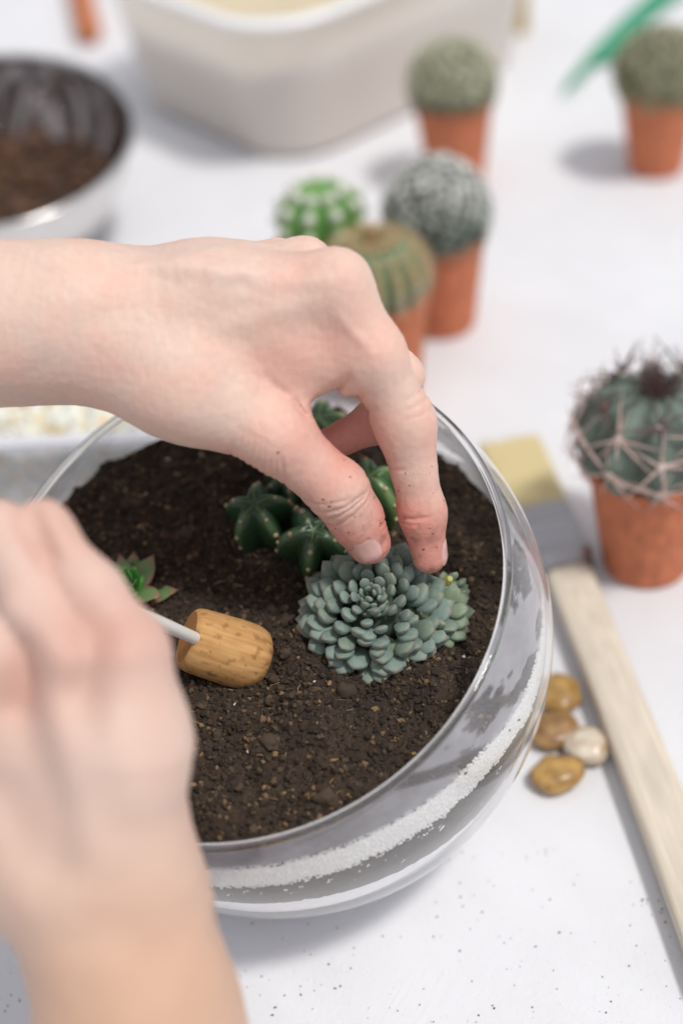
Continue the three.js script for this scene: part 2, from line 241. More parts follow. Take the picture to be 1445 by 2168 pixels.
// ------------------------------------------------------------------ ribbed cacti
function ribbed(n, r, h, { depth = 0.35, sharp = 1, topAt = 0.5, base = 0.85, nu = 96, nv = 36, tuber = 0, col, dip = 0.08 }) {
  const R = (v) => { const y = v; const prof = y < topAt ? lerp(base, 1, Math.sin((y / topAt) * Math.PI / 2)) : Math.sqrt(Math.max(0, 1 - ((y - topAt) / (1 - topAt)) ** 2)); return prof; };
  const g = gridGeo(nu, nv, (u, v) => {
    const vv = 1 - (1 - v) ** 1.35, a = u * 2 * Math.PI, c = Math.pow(0.5 + 0.5 * Math.cos(n * a), sharp), k = 1 - depth * (1 - c), t = 1 + tuber * c * Math.cos(vv * 22);
    const pr = R(vv); return V(r * pr * k * t * Math.cos(a), h * vv - dip * h * Math.exp(-((pr / 0.25) ** 2)) * (vv > 0.5 ? 1 : 0), -r * pr * k * t * Math.sin(a));
  }, true);
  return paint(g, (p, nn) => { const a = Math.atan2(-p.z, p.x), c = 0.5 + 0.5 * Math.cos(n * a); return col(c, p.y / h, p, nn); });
}
const ribPt = (n, r, h, { topAt = 0.5, base = 0.85 }, k, v, off = 0) => { const prof = v < topAt ? lerp(base, 1, Math.sin((v / topAt) * Math.PI / 2)) : Math.sqrt(Math.max(0, 1 - ((v - topAt) / (1 - topAt)) ** 2)); const a = k * 2 * Math.PI / n; return V((r * prof + off) * Math.cos(a), h * v, -(r * prof + off) * Math.sin(a)); };
{ // star-ribbed cactus clump in the bowl
  const p0 = D(665, 1060, 0.512), base = V(p0.x, soilH(p0.x, p0.z, false), p0.z);
  const o = thing('fairy_cactus', base, 'dark green star-ribbed cactus clump in the soil behind the thumb', 'cactus');
  const spec = { depth: 0.42, sharp: 0.7, topAt: 0.55, base: 0.8, nv: 30, nu: 100, dip: 0.1 };
  const gs = [0, 1].map((b) => ribbed(5, 0.0125, 0.024, { ...spec, col: (c, v) => { const e = sstep(0.75, 1, c); return [lerp(0.024, 0.075, e) * (1 + b * 1.0), lerp(0.064, 0.14, e) * (1 + b * 0.8), lerp(0.026, 0.06, e) * (1 + b * 0.4)]; } }));  // second colouring is brighter, light painted into the lit stems
  const cm = phys({ vertexColors: true, roughness: 0.38, clearcoat: 0.15, clearcoatRoughness: 0.4 }), am = std({ color: rgb(0.50, 0.39, 0.25), roughness: 0.95 }), ag = pebbleGeo(1, 0.3, 2);
  const stems = [[548, 1035, 0.513, 0, 1.0, 0.2, 20], [648, 1085, 0.505, 0, 1.05, 0.7, 30], [778, 995, 0.513, 1, 1.05, 0.35, 12], [665, 882, 0.538, 1, 1.1, 0.1, 10], [600, 1010, 0.525, 0, 0.8, 1.1, 15], [720, 1040, 0.520, 0, 0.85, 0.9, 10]];
  for (const [x, y, d, b, s, turn, lean] of stems) {
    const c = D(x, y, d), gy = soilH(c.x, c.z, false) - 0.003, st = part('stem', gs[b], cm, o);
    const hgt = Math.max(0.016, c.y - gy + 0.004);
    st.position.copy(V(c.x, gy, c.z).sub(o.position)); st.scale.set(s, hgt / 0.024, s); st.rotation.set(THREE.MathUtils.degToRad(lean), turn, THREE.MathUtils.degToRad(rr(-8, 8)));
    for (let k = 0; k < 5; k++) for (const v of [0.4, 0.68, 0.9]) { const a = part('areole', ag, am, st); a.position.copy(ribPt(5, 0.0125, 0.024, spec, k, v, v > 0.9 ? -0.0003 : 0.0001)); const q = rr(0.0007, 0.0010); a.scale.set(q, q * 0.024 / hgt, q); }
  }
}
// ------------------------------------------------------------------ potted cacti
const clay = (() => { const b = dataTex(256, (u, v) => { const k = clamp(0.5 + 0.3 * ring(u, v, 14, 3)); return [k, k, k]; }); b.repeat.set(4, 8); const c = dataTex(256, (u, v) => { const k = clamp(0.88 + 0.12 * ring(u, v, 3, 6) + 0.06 * ring(u, v, 12, 1)); return [k, k * 0.98, k * 0.96]; }, true); c.repeat.set(2, 3); return std({ color: rgb(0.74, 0.25, 0.125), map: c, bumpMap: b, bumpScale: 0.0002, roughness: 0.85 }); })();
const potGeo = (() => { const p = [[0, 0], [0.0175, 0], [0.0188, 0.001], [0.0192, 0.002], [0.0258, 0.054], [0.0272, 0.0555], [0.0276, 0.0605], [0.0272, 0.0615], [0.0252, 0.0615], [0.0248, 0.060], [0.0238, 0.050], [0, 0.049]].map(([x, y]) => new THREE.Vector2(x, y)); return new THREE.LatheGeometry(p, 64); })();
const potSoilGeo = gridGeo(40, 10, (u, v) => { const a = -u * 2 * Math.PI, r = 0.0246 * v; return V(r * Math.cos(a), 0.0555 + 0.0015 * n3(r * 200 * Math.cos(a), 3, r * 200 * Math.sin(a)), r * Math.sin(a)); });
const soilMat = std({ color: rgb(0.06, 0.038, 0.024), roughness: 0.95 });
function potted(at, s, label, turn = 0) {
  const o = thing('potted_cactus', at, label, 'potted cactus', 'cacti in small terracotta pots'); o.scale.setScalar(s); o.rotation.y = turn;
  part('pot', potGeo, clay, o); part('soil', potSoilGeo, soilMat, o); return o;
}
function spineGeo(L, r, bend, seg = 5) { const c = new THREE.QuadraticBezierCurve3(V(0, 0, 0), V(0, L * 0.5, bend * 0.4), V(0, L, bend)); const g = new THREE.TubeGeometry(c, seg, r, 5), p = g.attributes.position; for (let i = 0; i < p.count; i++) { const t = Math.floor(i / 6) / seg, q = c.getPoint(t), k = 1 - 0.85 * t; p.setXYZ(i, q.x + (p.getX(i) - q.x) * k, q.y + (p.getY(i) - q.y) * k, q.z + (p.getZ(i) - q.z) * k); } return g; }
// a) thick curved pink spines, near right
{
  const o = potted(T(1366, 1188), 1.04, 'near potted cactus with long curved pinkish spines and dark bristling top');
  o.scale.y = 1.0;
  const n = 10, r = 0.0332, h = 0.046, spec = { depth: 0.16, sharp: 1.1, topAt: 0.52, base: 0.72, tuber: 0.03, dip: 0.06 };
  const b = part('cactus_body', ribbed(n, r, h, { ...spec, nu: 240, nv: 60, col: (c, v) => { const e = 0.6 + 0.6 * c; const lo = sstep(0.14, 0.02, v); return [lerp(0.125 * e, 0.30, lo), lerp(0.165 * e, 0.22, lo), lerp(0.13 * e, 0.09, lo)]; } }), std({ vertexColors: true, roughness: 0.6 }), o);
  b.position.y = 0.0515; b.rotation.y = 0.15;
  const pink = std({ color: rgb(0.60, 0.42, 0.38), roughness: 0.7 }), dark = std({ color: rgb(0.13, 0.075, 0.07), roughness: 0.8 }), wool = std({ color: rgb(0.66, 0.55, 0.50), roughness: 1 });
  const sg = [spineGeo(0.0165, 0.00072, 0.0075), spineGeo(0.0135, 0.00064, 0.005), spineGeo(0.0185, 0.00076, 0.0095)];
  for (let k = 0; k < n; k++) for (const v of (k % 2 ? [0.34, 0.66, 0.90] : [0.50, 0.80])) {
    const c = new THREE.Group(); c.name = 'spine_cluster'; const p = ribPt(n, r, h, spec, k, v, 0.0003); c.position.copy(p); b.add(c);
    const nn = V(p.x / r, (v - 0.5) * 1.5, p.z / r).normalize(); c.quaternion.setFromUnitVectors(V(0, 1, 0), nn);
    const parts = [], hub = pebbleGeo(1, 0.2, k).scale(0.0017, 0.001, 0.0017);
    const m = v > 0.85 ? 7 : 6, ph = rr(0, 1);
    for (let i = 0; i < m; i++) { const g = sg[(i + k) % 3].clone(); g.rotateX(Math.PI / 2 * (v > 0.85 ? 0.45 : 0.74) + rr(-0.15, 0.15)); g.rotateY((i + ph) * 2 * Math.PI / m + rr(-0.45, 0.45)); parts.push(g); }
    if (v > 0.7) parts.push(sg[1].clone().rotateX(0.3));
    part('spines', mergeGeometries(parts), v > 0.85 ? dark : pink, c); part('areole', hub, wool, c);
  }
  const crown = []; for (let i = 0; i < 120; i++) { const g = spineGeo(rr(0.009, 0.021), 0.0005, rr(-0.004, 0.004)), q = Math.sqrt(rnd()); g.rotateX(q * 0.75); g.rotateY(rr(0, 6.28)); const a = rr(0, 6.28), rad = rr(0, 0.008); g.translate(rad * Math.cos(a), h - 0.006 + rr(-0.002, 0.003), rad * Math.sin(a)); crown.push(g); }
  const cr = part('crown_spines', mergeGeometries(crown), dark, b, 'dark bristling spines on top'); cr.userData.kind = 'stuff';
}
// woolly round cacti: tubercles in spirals, each with a star of short spines
function woolly(o, r, h, y, nT, colBody, colSpine, sLen, sRad, topPale) {
  const body = part('cactus_body', ribbed(1, r * 0.97, h, { depth: 0, topAt: 0.45, base: 0.8, nu: 64, nv: 30, dip: 0.03, col: (c, v) => colBody(v) }), std({ vertexColors: true, roughness: 0.8 }), o); body.position.y = y;
  const star = []; for (let i = 0; i < 9; i++) { const g = spineGeo(sLen, sRad, 0.0006, 3); g.rotateX(1.15); g.rotateY(i * 0.698); star.push(g); }
  const starG = mergeGeometries(star), bump = pebbleGeo(1, 0.1, 3), bl = [], sl = [];
  for (let i = 0; i < nT; i++) {
    const v = 1 - (i + 0.5) / nT * 0.97, a = i * 2.39996 + rr(-0.05, 0.05), rv = v < 0.45 ? lerp(0.8, 1, Math.sin(v / 0.45 * Math.PI / 2)) : Math.sqrt(Math.max(0, 1 - ((v - 0.45) / 0.55) ** 2));
    const p = V(r * rv * Math.cos(a), h * v, r * rv * Math.sin(a)), nn = V(p.x / r, (v - 0.42) * 1.6, p.z / r).normalize();
    const c = colBody(v); bl.push([p, V(0.0019, 0.0019, 0.0019), rgb(c[0] * 1.15, c[1] * 1.15, c[2] * 1.1)]); const cs = colSpine(v); sl.push([p.clone().addScaledVector(nn, 0.0022), V(1, 1, 1).multiplyScalar(rr(0.75, 1.3)), rgb(...((q) => cs.map((e) => Math.min(0.9, e * q)))(rr(0.75, 1.25))), nn.clone().add(V(rr(-0.2, 0.2), rr(-0.2, 0.2), rr(-0.2, 0.2))).normalize()]);
  }
  const white = std({ color: 0xffffff, roughness: 0.9 });
  scatter('tubercles', bump, white, bl, body); scatter('spines', starG, white, sl, body);
}
woolly(potted(T(1388, 356), 0.95, 'far right potted cactus, fuzzy olive dome beside the green marker'), 0.0288, 0.043, 0.0535, 250, (v) => [0.085, 0.10, 0.045], (v) => [lerp(0.36, 0.50, v), lerp(0.37, 0.48, v), lerp(0.23, 0.33, v)], 0.0050, 0.00042);
woolly(potted(T(937, 684), 0.98, 'potted cactus with round grey-white woolly head, behind the yellow-spined one'), 0.0272, 0.0495, 0.052, 230, (v) => [lerp(0.035, 0.08, v * v), lerp(0.055, 0.09, v * v), lerp(0.035, 0.07, v * v)], (v) => { const w = sstep(0.3, 0.85, v); return [lerp(0.26, 0.74, w), lerp(0.32, 0.74, w), lerp(0.27, 0.70, w)]; }, 0.0050, 0.00042);
woolly(potted(T(966, 382), 0.97, 'potted cactus with pale beige-green dome in front of the plastic tub'), 0.0272, 0.0425, 0.0535, 230, (v) => [0.10, 0.105, 0.055], (v) => { const w = sstep(0.15, 0.5, v); return [lerp(0.18, 0.62, w), lerp(0.19, 0.62, w), lerp(0.12, 0.46, w)]; }, 0.0048, 0.00042);
{ // e) yellow-brown spined, right behind the knuckles
  const o = potted(T(816, 822), 1.0, 'potted cactus with golden-brown spines rising behind the index knuckle');
  const n = 16, r = 0.0262, h = 0.040, spec = { depth: 0.14, topAt: 0.5, base: 0.75, dip: 0.1 };
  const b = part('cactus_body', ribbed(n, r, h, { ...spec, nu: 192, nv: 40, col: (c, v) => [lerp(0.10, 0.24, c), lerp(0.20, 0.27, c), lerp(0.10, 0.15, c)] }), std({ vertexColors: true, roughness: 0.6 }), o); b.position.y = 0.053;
  const gold = std({ color: rgb(0.55, 0.36, 0.17), roughness: 0.8 }), sl = [];
  for (let k = 0; k < n; k++) for (let j = 0; j < 8; j++) { const v = 0.15 + j * 0.115, p = ribPt(n, r, h, spec, k, v, 0.0002), nn = V(p.x / r, (v - 0.5) * 1.6, p.z / r).normalize(); sl.push([p, V(1, 1, 1), v > 0.6 ? rgb(0.62, 0.46, 0.26) : rgb(0.58, 0.50, 0.36), nn]); }
  const st = []; for (let i = 0; i < 8; i++) { const g = spineGeo(0.007, 0.00045, 0.001, 3); g.rotateX(i < 2 ? 0.3 : 1.0); g.rotateY(i * 0.9); st.push(g); }
  scatter('spines', mergeGeometries(st), std({ color: 0xffffff, roughness: 0.85 }), sl, b);
  const cr = []; for (let i = 0; i < 150; i++) { const g = spineGeo(rr(0.005, 0.010), 0.00045, rr(-0.002, 0.002)); g.rotateX(rr(0, 0.8)); g.rotateY(rr(0, 6.28)); const a = rr(0, 6.28), q = rr(0, 0.013); g.translate(q * Math.cos(a), h - 0.002 - q * q * 45, q * Math.sin(a)); cr.push(g); }
  part('crown_spines', mergeGeometries(cr), gold, b).userData.kind = 'stuff';
}
{ // f) green ribs with white wool spots
  const o = potted(T(708, 712), 1.0, 'bright green ribbed potted cactus with white wool spots, just above the hand');
  const n = 9, r = 0.0245, h = 0.044, spec = { depth: 0.22, topAt: 0.55, base: 0.8, dip: 0.08 };
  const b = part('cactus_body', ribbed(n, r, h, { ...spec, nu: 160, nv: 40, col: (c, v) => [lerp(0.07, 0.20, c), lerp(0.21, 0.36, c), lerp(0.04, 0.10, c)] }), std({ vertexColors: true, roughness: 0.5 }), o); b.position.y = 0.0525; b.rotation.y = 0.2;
  const wool = std({ color: rgb(0.66, 0.66, 0.58), roughness: 1 }), wg = pebbleGeo(2, 0.3, 6);
  for (let k = 0; k < n; k++) for (const v of [0.3, 0.55, 0.78, 0.93]) { const a = part('areole', wg, wool, b); a.position.copy(ribPt(n, r, h, spec, k, v, 0.0003)); a.scale.setScalar(v > 0.7 ? 0.0032 : 0.0026); }
}
// ------------------------------------------------------------------ things on the table
{ // translucent tub of sand
  const N = T(622, 334), X = V(0.805, 0, -0.593).normalize(), Z = V(-0.593, 0, -0.805).normalize(), Wd = 0.245, Dp = 0.20, Hh = 0.105, cr = 0.045;
  const cen = N.clone().addScaledVector(X, Wd / 2 - 0.016).addScaledVector(Z, Dp / 2 - 0.016);
  const o = thing('plastic_tub', V(cen.x, 0, cen.z), 'translucent white plastic tub of sand at the back of the table', 'tub'); o.rotation.y = Math.atan2(-X.z, X.x);
  const out = (u, e, y) => { const hw = Wd / 2 + e, hd = Dp / 2 + e, r = cr + e * 0.5, segs = [[hw - r, hd - r, 0], [-(hw - r), hd - r, 1], [-(hw - r), -(hd - r), 2], [hw - r, -(hd - r), 3]]; const q = Math.min(3, Math.floor(u * 4)), f = u * 4 - q; const [cx, cz, i] = segs[q], a = i * Math.PI / 2 + Math.min(1, f * 1.6) * Math.PI / 2; if (f * 1.6 <= 1) return V(cx + r * Math.cos(a), y, cz + r * Math.sin(a)); const nx = segs[(q + 1) % 4], t = (f * 1.6 - 1) / 0.6, a2 = (i + 1) * Math.PI / 2; return V(lerp(cx, nx[0], t) + r * Math.cos(a2), y, lerp(cz, nx[1], t) + r * Math.sin(a2)); };
  const prof = [[-0.09, 0.0005], [-0.006, 0.0005], [0, 0.004], [0.014, Hh]];
  const wall = gridGeo(120, 24, (u, v) => { const q = v * 3, i = Math.min(2, Math.floor(q)), t = q - i; return out(u % 1, lerp(prof[i][0], prof[i + 1][0], t), lerp(prof[i][1], prof[i + 1][1], t)); });
  const plast = phys({ color: rgb(0.93, 0.89, 0.865), roughness: 0.7, transmission: 0.45, thickness: 0, side: THREE.DoubleSide });
  part('tub_wall', wall, plast, o);
  part('tub_rim', gridGeo(120, 12, (u, v) => { const a = v * 2 * Math.PI; return out(u % 1, 0.0165 + 0.005 * Math.cos(a), Hh + 0.003 * Math.sin(a)); }), std({ color: rgb(0.82, 0.83, 0.85), roughness: 0.4 }), o);
  const sd = thing('tub_sand', o.position, 'pale yellow sand inside the plastic tub', 'sand', null, 'stuff'); sd.rotation.y = o.rotation.y;
  part('sand_heap', gridGeo(120, 20, (u, v) => { const k = v < 0.5 ? v * 2 : 1, y = v < 0.5 ? 0.066 + 0.010 * n3(u * 3, v * 4, 1) * (1 - k) : lerp(0.066, 0.003, v * 2 - 1); const p = out(u % 1, v < 0.5 ? -0.003 + 0.0085 : lerp(0.0055, -0.003, v * 2 - 1), y); p.x *= k; p.z *= k; return p; }), std({ color: rgb(0.60, 0.51, 0.36), roughness: 0.95 }), sd);
}
{ // steel bowl with soil
  const c = T(-40, 308, 0.075), tilt = new THREE.Euler(THREE.MathUtils.degToRad(9), 0, THREE.MathUtils.degToRad(-3)), at0 = V(c.x, 0.006, c.z - 0.008), o = thing('steel_bowl', at0, 'polished steel bowl of dark bark soil at the left edge', 'bowl'); o.rotation.copy(tilt);
  const lathe = (p) => new THREE.LatheGeometry(p.map((q) => new THREE.Vector2(...q)), 96);
  part('bowl_wall', lathe([[0, 0.001], [0.045, 0.001], [0.052, 0.004], [0.074, 0.03], [0.086, 0.055], [0.091, 0.075], [0.0948, 0.0765], [0.0955, 0.0778], [0.094, 0.0787], [0.0915, 0.0775]]), std({ color: rgb(0.74, 0.72, 0.71), metalness: 1, roughness: 0.2 }), o);
  part('darkened_inside', lathe([[0.0914, 0.0774], [0.0895, 0.0735], [0.0845, 0.056], [0.0725, 0.0315], [0.05, 0.0065], [0, 0.0055]]), std({ color: rgb(0.36, 0.32, 0.31), metalness: 1, roughness: 0.12, bumpMap: (() => { const b = dataTex(256, (u, v) => { const k = clamp(0.5 + 0.45 * ring(u, v, 1.4, 5, 2)); return [k, k, k]; }); b.repeat.set(4, 0.6); return b; })(), bumpScale: 0.009, side: THREE.DoubleSide }), o, 'mirror-like inside of the bowl, colour darkened for its dark reflections');  // same steel, with dark reflections painted into its colour
  const s = thing('bowl_soil', at0, 'dark brown bark soil lying in the steel bowl', 'soil', null, 'stuff'); s.rotation.copy(tilt);
  const hh = (x, z) => 0.036 + 0.10 * z + 0.007 * n3(x * 50, 1, z * 50) + 0.004 * n3(x * 150, 2, z * 150);
  part('soil_heap', gridGeo(90, 30, (u, v) => { const a = -u * 2 * Math.PI, r = (0.0755 + 0.006 * Math.sin(-a)) * v, x = r * Math.cos(a), z = r * Math.sin(a); return V(x, hh(x, z), z); }), std({ color: rgb(0.04, 0.022, 0.013), roughness: 0.9 }), s);
  const l = []; for (let i = 0; i < 320; i++) { const a = rr(0, 6.28), r = 0.072 * Math.sqrt(rnd()), x = r * Math.cos(a), z = r * Math.sin(a), q = rr(0.002, 0.007), k = rr(0.5, 1.8); l.push([V(x, hh(x, z) + 0.001, z), V(q, q * 0.5, q * 0.8), rgb(0.085 * k, 0.038 * k, 0.018 * k)]); }
  scatter('bark_chips', pebbleGeo(1, 0.5, 5), std({ color: 0xffffff, roughness: 0.7 }), l, s);
}
{ // clear box of pale gravel behind the bowl
  const a = T(-60, 952, 0.062), b = T(430, 926, 0.062), X = b.clone().sub(a).normalize(), Z = V(X.z, 0, -X.x); if (Z.z > 0) Z.negate();
  const Wd = 0.22, Dp = 0.105, Hh = 0.062; const cen = b.clone().addScaledVector(X, -Wd / 2).addScaledVector(Z, Dp / 2);
  const o = thing('gravel_box', V(cen.x, 0, cen.z), 'clear plastic box of pale gravel behind the glass bowl', 'box'); o.rotation.y = Math.atan2(-X.z, X.x);
  const clear = phys({ color: rgb(0.96, 0.96, 0.98), roughness: 0.2, transmission: 0.93, thickness: 0 });
  const bxg = (w, h, d, x, y, z) => new THREE.BoxGeometry(w, h, d).translate(x, y, z), t = 0.002;
  part('box_wall', mergeGeometries([bxg(Wd, Hh - 0.003, t, 0, Hh / 2, Dp / 2 - 0.004), bxg(Wd, Hh - 0.003, t, 0, Hh / 2, -Dp / 2 + 0.004), bxg(t, Hh - 0.003, Dp - 0.012, Wd / 2 - 0.001, Hh / 2, 0), bxg(t, Hh - 0.003, Dp - 0.012, -Wd / 2 + 0.001, Hh / 2, 0), bxg(Wd - 0.006, t, Dp - 0.014, 0, 0.0025, 0)]), clear, o);
  part('box_rim', mergeGeometries([bxg(Wd + 0.008, 0.004, 0.007, 0, Hh + 0.0008, Dp / 2 - 0.001), bxg(Wd + 0.008, 0.004, 0.007, 0, Hh + 0.0008, -Dp / 2 + 0.001), bxg(0.007, 0.004, Dp - 0.0105, Wd / 2 + 0.0005, Hh + 0.0008, 0), bxg(0.007, 0.004, Dp - 0.0105, -Wd / 2 - 0.0005, Hh + 0.0008, 0)]), phys({ color: rgb(0.80, 0.80, 0.84), roughness: 0.4, transmission: 0.25, thickness: 0 }), o);
  const gr = thing('pale_gravel', o.position, 'pale cream gravel heaped in the clear plastic box', 'gravel', null, 'stuff'); gr.rotation.y = o.rotation.y;
  part('gravel_bed', bxg(Wd - 0.012, 0.048, Dp - 0.022, 0, 0.0285, 0), std({ color: rgb(0.64, 0.60, 0.50), roughness: 0.95 }), gr);
  const l = []; const put = (x, y, z) => { const q = rr(0.0016, 0.0036), k = rr(0.75, 1.25), w = rnd(); const c = w < 0.14 ? [0.66, 0.50, 0.25] : w < 0.36 ? [0.60, 0.60, 0.53] : [0.80, 0.78, 0.68]; l.push([V(x, y, z), V(q, q * 0.8, q), rgb(...c.map((e) => Math.min(0.85, e * k)))]); };
  for (let i = 0; i < 3600; i++) put(rr(-0.5, 0.5) * (Wd - 0.012), 0.0515 + rr(0, 0.003), rr(-0.5, 0.5) * (Dp - 0.02));
  for (let i = 0; i < 2200; i++) put(rr(-0.5, 0.5) * (Wd - 0.012), rr(0.006, 0.052), Dp / 2 - 0.0105 + rr(-0.001, 0.0005));
  for (let i = 0; i < 900; i++) put(Wd / 2 - 0.0065, rr(0.006, 0.052), rr(-0.5, 0.5) * (Dp - 0.022));
  scatter('gravel_stones', pebbleGeo(1, 0.35, 8), std({ color: 0xffffff, roughness: 0.85 }), l, gr);
}
const woodTex = (a, b, k) => dataTex(256, (u, v) => { const g = ring(u, v, 2, 3, 2), s = 0.5 + 0.5 * Math.sin((v * 14 + g * 1.2) * 2 * Math.PI + 0), f = ring(u * 0.1, v, 24, 5, 2); const t = clamp(0.55 * s + 0.4 * f + 0.2); return [lerp(a[0], b[0], t), lerp(a[1], b[1], t), lerp(a[2], b[2], t)]; }, true);
{ // flat paintbrush lying on the table
  const p0 = T(1076, 940, 0.008), p1 = T(1142, 1094, 0.009), p2 = T(1203, 1216, 0.009), p3 = T(1402, 1720, 0.009), p4 = p3.clone().add(p3.clone().sub(p2).multiplyScalar(0.55));
  const o = thing('paintbrush', V(p2.x, 0, p2.z), 'flat paintbrush with yellow bristles and pale wooden handle beside the bowl', 'paintbrush');
  const L = (p) => p.clone().sub(o.position);
  const strip = (pts, n = 40, round = 0.35) => gridGeo(32, n, (u, v) => { // pts: [center, half width, half thickness]
    const q = v * (pts.length - 1), i = Math.min(pts.length - 2, Math.floor(q)), t = q - i, s = t * t * (3 - 2 * t), c = pts[i][0].clone().lerp(pts[i + 1][0], t), w = lerp(pts[i][1], pts[i + 1][1], s), h = lerp(pts[i][2], pts[i + 1][2], s), d = pts[i + 1][0].clone().sub(pts[i][0]).normalize(), x = new THREE.Vector3().crossVectors(d, V(0, 1, 0)).normalize(), a = u * 2 * Math.PI, C = Math.cos(a), S = Math.sin(a), e = 2 / (2 + 1 / round);
    return c.addScaledVector(x, w * Math.sign(C) * Math.abs(C) ** e).add(V(0, h * Math.sign(S) * Math.abs(S) ** e, 0));
  });
  const bris = std({ color: rgb(0.62, 0.51, 0.27), roughness: 0.8, bumpMap: dataTex(128, (u, v) => { const k = clamp(0.5 + 0.5 * ring(u, 0.3, 30, 2, 2)); return [k, k, k]; }), bumpScale: 0.0004 });
  part('bristles', strip([[L(p0), 0.0002, 0.0005], [L(p0.clone().lerp(p1, 0.03)), 0.0158, 0.0042], [L(p0.clone().lerp(p1, 0.5)), 0.0152, 0.0062], [L(p1), 0.0146, 0.0068]]), bris, o);
  const tufts = []; for (let i = 0; i < 160; i++) { const x = rr(-0.015, 0.015), g = spineGeo(rr(0.005, 0.010), 0.00018, rr(-0.001, 0.001), 3); const d = p0.clone().sub(p1).normalize(), r = new THREE.Vector3().crossVectors(d, V(0, 1, 0)).normalize(); g.applyMatrix4(axes(d, V(0, 1, 0))); const q = L(p0.clone().lerp(p1, 0.06)).addScaledVector(r, x).add(V(0, rr(-0.004, 0.004), 0)); g.translate(q.x, q.y, q.z); tufts.push(g); }
  part('bristle_tips', mergeGeometries(tufts), bris, o).userData.kind = 'stuff';
  part('ferrule', strip([[L(p1.clone().lerp(p2, -0.02)), 0.0150, 0.0074], [L(p1.clone().lerp(p2, 0.25)), 0.0149, 0.0074], [L(p1.clone().lerp(p2, 0.3)), 0.0154, 0.0078], [L(p1.clone().lerp(p2, 0.36)), 0.0148, 0.0074], [L(p1.clone().lerp(p2, 0.7)), 0.0134, 0.0072], [L(p1.clone().lerp(p2, 0.76)), 0.0138, 0.0076], [L(p2), 0.0118, 0.0070]], 60), std({ color: rgb(0.42, 0.40, 0.41), metalness: 1, roughness: 0.35 }), o);
  const hg = strip([[L(p2.clone().lerp(p3, -0.02)), 0.0106, 0.0046], [L(p2.clone().lerp(p3, 0.18)), 0.0102, 0.0050], [L(p2.clone().lerp(p3, 0.5)), 0.0099, 0.0050], [L(p3), 0.0102, 0.0050], [L(p4), 0.0112, 0.0048]], 50, 0.55);
  const wt = dataTex(256, (u, v) => { const g = clamp(0.93 + 0.06 * ring(u, v * 0.3, 7, 3, 3) + 0.04 * ring(u, v, 2, 1, 2)); return [g * 0.97, g * 0.94, g * 0.90]; }, true);
  part('handle', hg, std({ color: rgb(0.82, 0.77, 0.69), map: wt, roughness: 0.6 }), o);
}
{ // polished pebbles
  const mk = (x, y, h, s, turn, cols, label) => {
    const at = T(x, y, h), o = thing('pebble', V(at.x, 0, at.z), label, 'pebble', 'polished pebbles beside the bowl');
    const g = pebbleGeo(4, 0.11, x); g.scale(s[0] * 1.12, s[1] * 0.76, s[2] * 1.12); g.rotateY(turn); g.translate(0, s[1] * 0.72, 0);
    paint(g, (p) => { const t = clamp(0.5 + 0.9 * fbm(p.x * 180 + x, p.y * 300, p.z * 180, 4)), b = clamp(0.5 + 0.5 * Math.sin(p.y * 1400 + 6 * fbm(p.x * 90, p.y * 90, p.z * 90 + x, 3))); const q = clamp(t * 0.6 + b * 0.4); return cols[0].map((c, i) => lerp(c, cols[1][i], q)); });
    part('stone', g, phys({ vertexColors: true, roughness: 0.35, clearcoat: 0.25, clearcoatRoughness: 0.3 }), o);
  };
  const br = [[0.25, 0.125, 0.035], [0.52, 0.32, 0.10]], dk = [[0.20, 0.10, 0.035], [0.45, 0.27, 0.11]], wh = [[0.42, 0.27, 0.15], [0.74, 0.69, 0.58]];
  mk(1178, 1634, 0.006, [0.0100, 0.0066, 0.0078], 0.2, br, 'smooth ochre pebble nearest the camera, alone on the white table');
  mk(1243, 1572, 0.007, [0.0085, 0.0070, 0.0082], -0.6, wh, 'cream and brown pebble touching the brush handle');
  mk(1172, 1540, 0.006, [0.0095, 0.0062, 0.0080], 0.5, dk, 'dark brown pebble half hidden between bowl and cream pebble');
  mk(1182, 1462, 0.006, [0.0082, 0.0065, 0.0095], 0.1, br, 'ochre pebble farthest back, between bowl glass and brush handle');
}
{ // green blade lying behind the far pot
  const pts = [[1193, 194], [1203, 172], [1262, 98], [1318, 40], [1362, 0], [1430, -70], [1480, -50], [1420, 0], [1374, 34], [1342, 68], [1306, 118], [1258, 128], [1222, 165]].map(([x, y]) => T(x, y, 0.006));
  const c = pts[0], s = new THREE.Shape(pts.map((p) => new THREE.Vector2(p.x - c.x, -(p.z - c.z))));
  const g = new THREE.ExtrudeGeometry(s, { depth: 0.002, bevelEnabled: true, bevelSize: 0.0008, bevelThickness: 0.0008, bevelSegments: 3 }); g.rotateX(-Math.PI / 2); g.translate(0, 0.0045, 0);
  const o = thing('plant_marker', V(c.x, 0, c.z), 'pointed green plastic plant marker lying behind the far right cactus', 'plant marker'); part('marker_plate', g, std({ color: rgb(0.03, 0.30, 0.16), roughness: 0.4 }), o);
}
